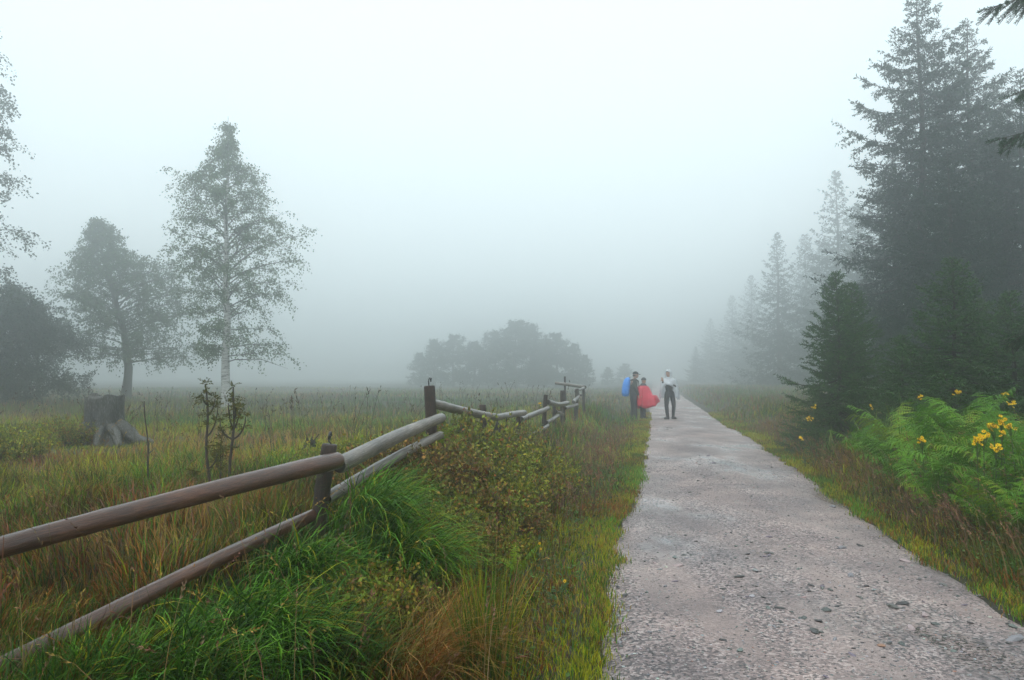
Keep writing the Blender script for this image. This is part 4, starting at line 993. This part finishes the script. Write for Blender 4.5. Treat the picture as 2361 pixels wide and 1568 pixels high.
A, B = stalks(x, y, U(.35, 1.0, n) * (.6 + .8 * vn(x, y, 2.5, 60)), U(.1, .9, n), .006 + .0004 * y, jit((.075, .065, .04), n), jit((.10, .075, .05), n), 7, .2, None, .045)
stuff('seed_stalks', [A, B])
n = 620; y = U(8, 21, n); x = xl(y) - rng.gamma(2.2, .42, n) - .15
A, B = stalks(x, y, U(.2, .5, n), U(.2, 1.0, n), .005 + .0004 * y, jit((.16, .11, .06), n), jit(PK, n), 12, .26, None, .028)
n2 = 900; y2 = U(4.5, 22, n2); x2 = xr(y2) + rng.gamma(2.2, .36, n2) + .12
C2, D2 = stalks(x2, y2, U(.2, .55, n2), U(.3, 1.2, n2), .004 + .0004 * y2, jit((.18, .12, .06), n2), jit(PK, n2), 12, .26, rng.normal(2.6, .8, n2), .022)
stuff('pink_seed_grass', [A, B, C2, D2])
n = 420; x, y = spread(n, 2.8, 8.5, 1.2, -1); k = (xl(y) - x) > .3; x, y = x[k], y[k]; n = len(x)
A, B = stalks(x, y, U(.35, .95, n), U(.15, 1.6, n), .0042, jit(pick([(.22, .15, .06), (.10, .11, .03), (.16, .07, .04)], [1, 1, .6], n), n), jit(pick([ST, PK, (.13, .05, .035)], [1, 1, .5], n), n), 12, .2, None, .014)
n2 = 420; y2 = U(4, 10, n2); x2 = xr(y2) + U(.15, 2.2, n2)
C2, D2 = stalks(x2, y2, U(.3, .8, n2), U(.3, 1.4, n2), .004, jit(pick([(.22, .15, .06), (.10, .11, .03)], [1, .7], n2), n2), jit(pick([ST, PK], [1, 1], n2), n2), 12, .2, rng.normal(2.6, .7, n2), .014)
stuff('bank_stalks', [A, B, C2, D2])

# single big tussocks
def tussock(px, d, n, ln, rad, cols, wts, az, spreadaz, lean, label, wd=.0125, name='grass_tussock', dz=0, K=7):
    p = P(px, HOR, d); bx_ = p[0] + rng.normal(0, rad * .55, n); by = d + rng.normal(0, rad * .55, n)
    c0 = np.array((p[0], d, Gs(p[0], d)))
    b = np.stack([bx_ - c0[0], by - c0[1], G(bx_, by) - c0[2] - .02 + dz * np.exp(-((bx_ - c0[0]) ** 2 + (by - d) ** 2) / rad ** 2)], 1)
    c = jit(pick(cols, wts, n), n, .22)
    V, T, C = blades(b, ln * U(.5, 1.15, n), wd * U(.6, 1.3, n), rng.normal(az, spreadaz, n), np.clip(rng.normal(lean, .38, n), .2, 2.9), c * .6, c * 1.15, K, 1.15, U(0, .35, n), .5)
    o = mk(name, V, T, M_grass, None, C, False, c0); tag(o, label, 'grass'); return o
gr_ = [GB, GM, YG, GD]
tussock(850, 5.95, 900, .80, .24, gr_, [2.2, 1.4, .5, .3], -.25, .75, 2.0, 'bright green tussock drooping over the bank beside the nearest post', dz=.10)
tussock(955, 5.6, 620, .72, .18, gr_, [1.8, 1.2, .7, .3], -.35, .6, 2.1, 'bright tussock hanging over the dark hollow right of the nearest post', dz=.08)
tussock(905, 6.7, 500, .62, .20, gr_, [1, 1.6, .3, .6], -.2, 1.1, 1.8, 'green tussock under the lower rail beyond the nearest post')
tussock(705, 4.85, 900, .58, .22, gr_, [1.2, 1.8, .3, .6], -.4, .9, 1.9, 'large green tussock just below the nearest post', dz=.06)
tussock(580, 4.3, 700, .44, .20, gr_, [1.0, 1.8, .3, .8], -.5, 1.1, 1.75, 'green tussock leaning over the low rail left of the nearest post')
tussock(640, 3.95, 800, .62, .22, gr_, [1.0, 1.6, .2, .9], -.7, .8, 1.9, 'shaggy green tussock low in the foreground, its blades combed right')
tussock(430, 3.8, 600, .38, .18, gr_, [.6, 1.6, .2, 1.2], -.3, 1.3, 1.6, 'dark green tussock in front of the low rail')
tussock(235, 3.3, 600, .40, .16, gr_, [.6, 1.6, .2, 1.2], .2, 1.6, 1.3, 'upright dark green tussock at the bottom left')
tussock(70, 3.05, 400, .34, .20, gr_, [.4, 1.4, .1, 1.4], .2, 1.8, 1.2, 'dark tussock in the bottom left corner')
tussock(470, 3.45, 600, .52, .22, gr_, [.7, 1.6, .2, 1.0], -.6, 1.0, 1.7, 'long-bladed tussock at the bottom edge below the low rail')
tussock(790, 3.95, 500, .55, .22, [GM, GD, OL, BR], [1.2, 1, .8, .4], -.4, 1.2, 1.6, 'dull green tussock in the shade at the bottom edge')
tussock(950, 3.95, 520, .85, .20, [ST, RU, OL, BR], [1.3, 1.0, .5, .4], .0, .8, 2.0, 'straw-brown tussock arching over at the bottom centre', .0045)
tussock(1120, 3.95, 360, .66, .10, [GM, OL, YG, ST], [1.6, 1, .5, .5], .2, 2.5, .45, 'upright rush clump at the bottom edge near the path', .007, 'rush_clump')
tussock(1030, 4.6, 260, .5, .14, [RU, ST, OL], [1.2, 1, .8], .3, 2.0, 1.2, 'rusty brown tussock between hollow and path', .0045)
tussock(430, 11.5, 420, .6, .28, gr_, [1.2, 1.2, .5, .3], 0, 2, 1.7, 'pale green tussock in the meadow behind the two leafy saplings', .010)
tussock(640, 9.2, 360, .55, .24, gr_, [1.2, 1.0, .8, .2], 0, 2, 1.5, 'bright tussock behind the first rail, near the nearest post', .009)
tussock(350, 8.4, 420, .50, .28, gr_, [1.6, 1.0, .8, .2], 0, 2, 1.4, 'bright green tussock at the foot of the bare stick', .008)
tussock(190, 7.2, 420, .45, .30, [ST, YG, OL, RU], [.8, 1.2, .8, .6], 0, 2, 1.6, 'yellowish matted tussock left behind the first rail', .007)

# ---- bilberry shrubs
def make_bilberry(seed, R_=.38, Hh=.46, ns=120, lp=17, cols=None):
    global rng
    keep = rng; rng = np.random.default_rng(seed)
    root = empty('bilberry_shrub'); st = Acc(); pos, dd, qq = [], [], []
    for i in range(ns):
        r = R_ * math.sqrt(rng.random()) * .8; a = U(0, 6.28); hh = Hh * (1 - .55 * (r / R_) ** 2) * U(.6, 1.12)
        b = np.array((r * math.cos(a), r * math.sin(a), -.03)); out = np.array((math.cos(a), math.sin(a), 0)) * r / R_ * .28
        u = np.linspace(0, 1, 5); p = b + np.outer(u, (0, 0, hh)) + np.outer(u ** 1.5, out) + rng.normal(0, .02, (5, 3)) * u[:, None]
        v, f = tube(p, .0028 * (1.1 - u * .7), 3, False); st.add(v, f)
        for _ in range(3):
            k = rng.integers(1, 4); e = p[k] + unit(rdir(1)[0] + (0, 0, .9)) * U(.06, .14) * Hh / .46
            v, f = tube(np.array([p[k], (p[k] + e) / 2, e]), .0018, 3, False); st.add(v, f)
            m = int(lp * .5); s = U(.2, 1.05, m)[:, None]; pos.append(p[k] * (1 - s) + e * s); dd.append(np.broadcast_to(e - p[k], (m, 3))); qq.append(np.full(m, (e[2]) / Hh))
        m = lp; s = U(.35, 1.03, m); kk = np.clip((s * 4).astype(int), 0, 3); pp = p[kk] + (p[kk + 1] - p[kk]) * (s * 4 - kk)[:, None]
        pos.append(pp); dd.append(np.broadcast_to((0, 0, 1.), (m, 3))); qq.append(pp[:, 2] / Hh)
    st.obj('stems', M_twig, root)
    pos, dd, qq = np.concatenate(pos), np.concatenate(dd), np.concatenate(qq); M = len(pos)
    d = unit(unit(dd) * .55 + rdir(M) * .8)
    c = pick(cols[0], cols[1], M)
    V, T, C = cards(pos, d, rdir(M) + (0, 0, .8), .036 * U(.7, 1.3, M), .021 * U(.8, 1.2, M), jit(c * (2.3, 2.2, 1.4), M, .35))
    mk('leaves', V, T, M_leaf, root, C); rng = keep
    return root
G1 = ([(.085, .10, .022), (.11, .115, .022), (.05, .065, .018), (.17, .11, .03), (.13, .055, .025)], [2, 1.6, 1.5, .8, .5])
G2 = ([(.07, .06, .022), (.10, .05, .024), (.05, .05, .018), (.16, .09, .04), (.12, .11, .03)], [1.5, 1.3, 1.2, .8, .8])
G3 = ([(.12, .135, .022), (.09, .115, .02), (.17, .15, .028), (.06, .08, .018)], [2, 1.5, 1, 1])
protos = [make_bilberry(61, .40, .50, cols=G1), make_bilberry(62, .36, .42, cols=G2), make_bilberry(63, .42, .44, cols=G3)]
used = [0, 0, 0]
def bil(px, d, k, s, label, rz=None, sz=None):
    o = protos[k] if not used[k] else copy_tree(protos[k]); used[k] = 1
    p = P(px, HOR, d); o.location = (p[0], d, Gs(p[0], d) - .02); s *= 1.13; o.rotation_euler = (0, 0, U(0, 6.28)); o.scale = (s, s, sz or s * U(.95, 1.2))
    tag(o, label, 'shrub', 'bilberry shrubs on the mound')
for a in [(1075, 9.3, 0, 1.25, 'tallest bilberry shrub on the mound, in front of the third post'), (1020, 8.7, 0, 1.05, 'bilberry shrub just right of the tall second post'), (1130, 9.1, 2, 1.1, 'yellowish bilberry shrub on the mound beside the dark stub'),
          (1195, 9.9, 0, 1.0, 'bilberry shrub right of the dark stub'), (1180, 12.0, 0, .9, 'bilberry shrub at the foot of the fourth post'), (1240, 10.4, 2, .95, 'olive bilberry shrub on the right shoulder of the mound'), (1258, 9.4, 0, .85, 'bilberry shrub at the right foot of the mound near the path grass'),
          (950, 8.0, 1, 1.1, 'reddish bilberry shrub under the end of the lower rail'), (900, 7.5, 1, .95, 'reddish bilberry shrub below the middle of the lower rail'), (985, 7.4, 1, 1.1, 'brown-red bilberry shrub in the middle of the mound face'), (1060, 8.1, 0, 1.1, 'green and brown bilberry shrub at the centre of the mound'),
          (1130, 8.2, 2, 1.0, 'yellow-green bilberry shrub right of the mound centre'), (1190, 8.5, 0, 1.0, 'bilberry shrub above the dark gap on the right mound face'), (1045, 7.1, 1, 1.0, 'red-brown bilberry shrub low on the mound face'), (1110, 7.3, 0, .95, 'bilberry shrub low on the right mound face'),
          (985, 6.6, 0, .9, 'bilberry shrub touching the bright drooping tussock'), (1050, 6.3, 1, .85, 'lowest reddish bilberry shrub at the foot of the mound'), (1110, 6.6, 0, .75, 'small bilberry shrub at the foot of the mound toward the path'), (1175, 7.6, 1, .85, 'dark bilberry shrub in the hollow of the right mound face'),
          (870, 9.6, 2, 1.1, 'yellow-green bilberry shrub behind the rails, left of the second post'), (810, 9.4, 2, 1.05, 'yellow-green bilberry shrub behind the middle of the upper rail'), (755, 9.8, 2, 1.0, 'yellow-green bilberry shrub behind the hook of the nearest post'), (930, 9.9, 2, 1.1, 'yellow-green bilberry shrub close behind the second post'),
          (700, 10.1, 2, .9, 'leftmost yellow-green bilberry shrub, before the rotten stump'), (845, 4.7, 0, .75, 'small bilberry shrub at the edge of the dark hollow'), (900, 5.0, 1, .6, 'small shaded bilberry shrub in the dark hollow'), (760, 4.5, 0, .7, 'bilberry shrub half hidden by the combed foreground tussock'),
          (30, 12.5, 2, 1.2, 'low green shrub in the meadow at the left edge'), (150, 15.3, 0, 1.1, 'dark shrub at the left foot of the big stump')]:
    bil(*a)

# ---- leafy saplings behind the first rail
def sapling(px0, py0, px1, py1, d, r, label, branches, leaves=True, seed=0):
    B = P(px0, py0, d); Tt = P(px1, py1, d); B = np.array((B[0], d, Gs(B[0], d))); r_ = np.random.default_rng(seed)
    e = empty('sapling', B); tag(e, label, 'sapling')
    q = np.linspace(0, 1, 12); pts = np.outer(q, Tt - B) + np.stack([.012 * np.sin(q * 9 + seed), .01 * np.cos(q * 7), 0 * q], 1); pts[0] -= (0, 0, .05)
    V, T = tube(pts, r * (1.1 - .62 * q), 7, rough=.15); mk('stem', V, T, M_twig, e, None, True)
    tips = [(pts[-1], pts[-1] - pts[-2])]
    for (t0, dx, dz) in branches:
        k = int(t0 * 11); p = pts[k]; u = np.linspace(0, 1, 6)
        bp_ = p + np.stack([dx * (1 - (1 - u) ** 2), .05 * r_.normal() * u, dz * u ** 1.3], 1)
        V, T = tube(bp_, r * .55 * (1.1 - .6 * u), 6, rough=.15); mk('twig', V, T, M_twig, e, None, True); tips.append((bp_[-1], bp_[-1] - bp_[-2]))
        tips.append((bp_[3], bp_[4] - bp_[3]))
    if leaves:
        A = Acc()
        for k in (5, 7, 8, 9, 10): tips.append((pts[k], np.array((r_.normal() * .3, .0, .3))))
        for p, d_ in tips:                             # tufts of small pinnate leaves
            for _ in range(6):
                ax = unit(unit(np.asarray(d_, float)) * .5 + rdir(1)[0] * .9 + (0, 0, .15)); L = r_.uniform(.05, .10)
                u = np.linspace(.2, 1, 6); c = p + np.outer(u * L, ax) + np.outer(-u ** 2 * .02, (0, 0, 1)); sd = unit(np.cross(ax, rdir(1)[0]))
                for s in (-1, 1): A.add(*cards(c, np.broadcast_to(ax * .5 + sd * s, (6, 3)), rdir(6) + (0, 0, 1), .026, .011, jit(pick([(.10, .10, .02), (.15, .12, .025), (.07, .085, .02)], [1, 1, 1], 6), 6)))
        A.obj('leaves', M_leaf, e)
sapling(484, 1120, 474, 885, 7.6, .016, 'forked leafy sapling just left of the other leafy one, behind the rail', [(.55, .10, .30), (.75, .05, .16), (.35, .08, .14), (.85, -.03, .08)], True, 1)
sapling(531, 1110, 540, 892, 7.5, .017, 'thicker leafy sapling nearest the birch trunk, behind the rail', [(.55, -.13, .18), (.6, .13, .22), (.7, -.05, .25), (.8, .05, .12), (.65, .03, .20)], True, 2)
sapling(348, 1105, 333, 925, 8.0, .011, 'bare dark stick standing alone in the meadow', [(.5, .02, .05)], False, 3)
sapling(505, 1125, 512, 1000, 7.7, .008, 'thin short sapling between the two leafy ones', [(.5, -.05, .12), (.7, .04, .08)], True, 4)
sapling(462, 1125, 440, 1085, 7.5, .008, 'low twiggy sapling beside the forked one', [(.4, -.12, .08), (.6, .10, .03)], True, 5)

# ---- ferns
def make_frond(L, seed, col_, np_=24, arch=1.0):
    r_ = np.random.default_rng(seed); q = np.linspace(0, 1, np_ + 3)
    an = 1.4 - arch * 1.55 * q ** 1.4
    x = np.concatenate([[0], np.cumsum(np.cos((an[1:] + an[:-1]) / 2))]) * L / (np_ + 2); z = np.concatenate([[0], np.cumsum(np.sin((an[1:] + an[:-1]) / 2))]) * L / (np_ + 2)
    pts = np.stack([x, .03 * np.sin(q * 4 + seed) * L, z], 1); A = Acc()
    A.add(*tube(pts, .004 * (1.1 - q), 4, False), C=(.10, .12, .03))
    tg = unit(np.gradient(pts, axis=0)); nt = 7
    for i in range(3, np_ + 2):
        f = (i - 3) / (np_ - 1); pl = L * .30 * (math.sin(math.pi * min(1, .18 + .80 * (1 - f))) ** .8) * (1 - f * .55) * r_.uniform(.6, 1.1) + .008
        up = np.cross(tg[i], (0, 1, 0)); up = up if up[2] > 0 else -up
        for s in (-1, 1):
            ax = unit(np.array((0, s * 1.0, 0)) + tg[i] * r_.uniform(.15, .6) - np.array((0, 0, r_.uniform(-.15, .55)))); u = np.linspace(0, 1, nt + 1)
            c = pts[i] + np.outer(u * pl, ax) + np.outer(-.25 * pl * u ** 2, (0, 0, 1)); hw = pl * .12 * (1 - u) ** .6 + .002
            fd = tg[i] * .9
            for k in range(nt):                         # pinnule pairs, each a small blade of its own
                b0, b1 = c[k], c[k + 1]; m = (b0 + b1) / 2
                V = [b0, b1, m + fd * hw[k] + ax * pl * .03, m - fd * hw[k] + ax * pl * .03]
                A.add(V, [[0, 1, 2], [0, 3, 1]], jit(col_, 1, .2))
    return A
FC = [(.08, .20, .016), (.125, .28, .02), (.21, .31, .022), (.19, .14, .03)]
frond_me = []
for k in range(8):
    o = make_frond(1.0, k, FC[[0, 1, 0, 1, 2, 0, 1, 3][k]], 28, [.75, .6, 1.0, 1.15, .8, .5, .9, 1.1][k]).obj('frond', M_leaf); frond_me.append(o.data); bpy.data.objects.remove(o)
def fern(px, d, L, nf, label, az0=None, sprd=6.28, dz=0, kinds=(0, 1, 2, 3, 5, 6)):
    p = P(px, HOR, d); e = empty('fern', (p[0], d, Gs(p[0], d) + dz)); tag(e, label, 'fern', 'ferns')
    L *= 1.08
    for k in range(nf):
        o = bpy.data.objects.new('frond', frond_me[kinds[rng.integers(len(kinds))]]); col.objects.link(o); o.parent = e
        s = L * U(.75, 1.12); o.scale = (s, s * U(.85, 1.15), s); a = (az0 + U(-.5, .5) * sprd) if az0 is not None else k / nf * 6.28 + U(-.3, .3)
        o.rotation_euler = (U(-.45, .45), U(-.25, .45), a); o.location = (U(-.05, .05), U(-.05, .05), 0)
fl = [(2000, 12.4, .85, 7, 'leftmost fern on the right bank, below the bushy young spruce'), (2045, 11.6, .95, 8, 'fern second from the left on the right bank'), (2090, 11.2, 1.1, 9, 'tall light-green fern in front of the low young spruce'), (2060, 10.2, .9, 8, 'fern below the tall light-green one, toward the path'),
      (2140, 10.4, 1.05, 9, 'fern with an arching frond in the middle of the right bank'), (2110, 9.2, .85, 8, 'low fern at the front of the bank, near the single yellow flower head'), (2190, 10.6, 1.05, 9, 'fern at the foot of the dark young spruce'), (2180, 9.2, 1.0, 8, 'fern at the centre of the right bank, left of the yellow flowers'),
      (2160, 8.3, .8, 8, 'low fern in front of the bank centre, over brown grass'), (2235, 9.6, 1.05, 9, 'fern behind the yellow flowers on their left'), (2240, 8.3, .9, 8, 'fern directly left below the yellow flowers'), (2290, 9.4, 1.1, 9, 'tall fern behind the yellow flowers'),
      (2340, 9.0, 1.1, 9, 'fern behind the yellow flowers at the right edge'), (2345, 7.9, .9, 8, 'fern at the right edge beside the yellow flowers'), (2290, 7.6, .75, 7, 'shaded fern below the yellow flowers'), (2390, 7.6, .9, 8, 'fern cut by the right picture edge'), (2330, 6.9, .75, 8, 'fern lowest at the right edge, below the yellow flowers'), (2255, 7.2, .62, 7, 'small fern in the brown grass below the yellow flowers'), (2275, 11.5, 1.0, 8, 'fern at the back of the bank under the young spruces'), (2350, 11, 1.0, 8, 'backmost fern at the right edge')]
for k, (px, d, L, nf, lb) in enumerate(fl): fern(px, d, L, nf, lb, None, 6.28, 0, (0, 1, 2, 3, 5, 6, 4) if k != 2 else (4, 1))
fern(1010, 8.0, .38, 5, 'small yellowing fern beside the end of the lower rail', None, 6.28, .28, (4, 7)); fern(1085, 6.9, .34, 5, 'small light fern in the red-brown shrubs at the mound centre', None, 6.28, .22, (4,)); fern(1190, 7.4, .32, 4, 'small fern on the right face of the bilberry mound', None, 6.28, .2, (1, 4))
fern(1185, 6.1, .30, 4, 'little fern at the foot of the mound toward the path', None, 6.28, .05, (1, 4)); fern(1125, 8.9, .36, 5, 'yellow-green fern at the top of the mound by the dark stub', None, 6.28, .33, (4,))
# broad-bladed reeds on the right bank
for px, d, n, L, lb in [(2075, 12.0, 60, 1.0, 'light green reed clump standing above the ferns'), (2110, 12.3, 50, .95, 'reed clump right beside the tallest light-green one'), (2020, 12.9, 45, .8, 'short reed clump left of the ferns'), (2170, 11.8, 45, .85, 'reed clump between the ferns and the dark young spruce'), (2140, 9.0, 40, .6, 'bright reed clump in the middle of the fern bank'), (1900, 14.0, 50, .6, 'reed clump at the foot of the bushy young spruce')]:
    tussock(px, d, n, L, .16, [(.14, .24, .05), (.11, .20, .04), (.17, .22, .06)], [1, 1, .6], 0, 2, 1.0, lb, .026, 'reed_clump')

# ---- yellow flowers
def ragwort(px, py, d, nh, hw, label, lush=True, seed=0):
    nh = nh if d < 7 else int(nh * 1.6); ps = .013 if d < 7 else .024
    r_ = np.random.default_rng(seed); top = P(px, py, d); B = np.array((top[0] + .03, d + .02, 0)); B[2] = Gs(B[0], B[1]); h = top[2] - B[2]
    e = empty('yellow_flower', B); tag(e, label, 'flower', 'yellow flowers beside the path')
    q = np.linspace(0, 1, 7); pts = np.outer(q, top - B) + np.stack([.02 * np.sin(q * 3 + seed), 0 * q, 0 * q], 1); pts[0] -= (0, 0, .04)
    V, T = tube(pts, .006 * (1.1 - .6 * q), 5); mk('stem', V, T, plain_stem, e, None, True)
    A = Acc(); k = int(14 * h) + 3; s = r_.uniform(.15, .9, k)
    for t_ in s:
        p = pts[int(t_ * 6)]; a = r_.uniform(0, 6.28); ax = np.array((math.cos(a), math.sin(a), .35)); L = .13 * (1.2 - t_)
        for w_ in np.linspace(.25, 1, 5): A.add(*cards((p + ax * L * w_ * .8)[None].repeat(2, 0), np.array([ax + np.cross(ax, (0, 0, 1)) * .9, ax - np.cross(ax, (0, 0, 1)) * .9]), np.array([[0, 0, 1.]] * 2) + rdir(2) * .3, L * .42, L * .18, jit((.045, .10, .03), 2)))
    A.obj('leaves', M_leaf, e)
    for i in range(nh):
        a = r_.uniform(0, 6.28); rr = hw * math.sqrt(r_.random()); c = pts[-1] + (rr * math.cos(a), rr * math.sin(a), r_.normal(0, .022)); hn = unit(np.array((r_.normal(0, .5), -.5 + r_.normal(0, .5), .8))); h1 = unit(np.cross(hn, (0, 1, .3))); h2 = np.cross(hn, h1)
        V, T = tube([pts[-2], c], .002, 3); H_ = Acc().add(V, T, (.07, .12, .03)); np_ = 8
        an = np.arange(np_) / np_ * 6.28 + r_.random(); dd = np.outer(np.cos(an), h1) + np.outer(np.sin(an), h2) + hn * .2
        H_.add(*cards(np.repeat(c[None], np_, 0), dd, np.repeat(hn[None], np_, 0) + rdir(np_) * .3, ps, ps * .55, jit((.85, .55, .01), np_, .12)))
        H_.add(*tube([c - (0, 0, .004), c + (0, 0, .006)], [.007, .005], 6), C=(.55, .28, .01)); H_.obj('flower_head', M_leaf, e)
plain_stem = plain('flower_stem', (.06, .10, .03), .6, .3, .2, 20)
fw = [(2262, 1004, 7.5, 9, .045, 'yellow flower head, upper left of the bright group on the right bank'), (2288, 984, 7.6, 10, .05, 'yellow flower head at the top of the bright group'), (2309, 974, 7.7, 8, .045, 'topmost yellow flower head of the bright group'), (2336, 985, 7.6, 7, .045, 'yellow flower head at the right of the bright group'),
      (2256, 1020, 7.3, 8, .04, 'yellow flower head lowest on the left of the bright group'), (2294, 1032, 7.2, 8, .04, 'lowest yellow flower head, hanging below the bright group'), (2304, 1000, 7.6, 4, .03, 'small yellow flower head inside the bright group'), (2122, 1015, 8.8, 6, .04, 'single yellow flower head in the middle of the ferns'),
      (2122, 914, 11.8, 5, .04, 'small yellow flower beside the reed tops'), (2209, 903, 11.4, 7, .06, 'dull yellow flower cluster against the dark young spruce'), (2316, 911, 11.0, 6, .06, 'dull yellow flower cluster high on the far right'), (2330, 930, 10.8, 5, .05, 'yellow flower just below the dull cluster on the far right'), (2008, 941, 12.6, 4, .035, 'tiny yellow flower left of the reed tops'),
      (1866, 966, 13.6, 7, .06, 'yellow flower cluster at the foot of the bushy young spruce'), (1876, 940, 14.2, 6, .06, 'yellow flower cluster above the one by the young spruce'), (1850, 1012, 13.0, 4, .04, 'low yellow flower at the grassy verge below the young spruce'), (1246, 931, 14.8, 3, .03, 'tiny yellow flower by the thin leaning fence post'), (1243, 1256, 6.3, 2, .012, 'tiny yellow flower at the left verge below the mound'), (1293, 1333, 5.3, 3, .02, 'small low yellow flower at the left path edge')]
for k, (px, py, d, nh, hw, lb) in enumerate(fw): ragwort(px, py, d, nh, hw, lb, True, 200 + k)
# broad leaves of low herbs in the grass on both banks
n = 1400; y = U(3.8, 13, n); sd_ = rng.random(n) < .4; x = np.where(sd_, xl(y) - rng.gamma(2, .35, n) - .1, xr(y) + rng.gamma(2.4, .42, n) + .1)
p = bz(x, y, 0); p[:, 2] += U(.03, .22, n); ii = np.repeat(np.arange(n), 5)
Vh = cards(p[ii] + rng.normal(0, .03, (n * 5, 3)), rdir(n * 5) * (1, 1, .4), rdir(n * 5) * .5 + (0, 0, 1), U(.02, .05, n * 5), U(.012, .026, n * 5), jit(pick([(.06, .12, .03), (.09, .16, .035), (.045, .085, .035), (.14, .08, .03)], [1, 1, 1, .25], n * 5), n * 5))
stuff('herb_leaves', [Vh], M_leaf)
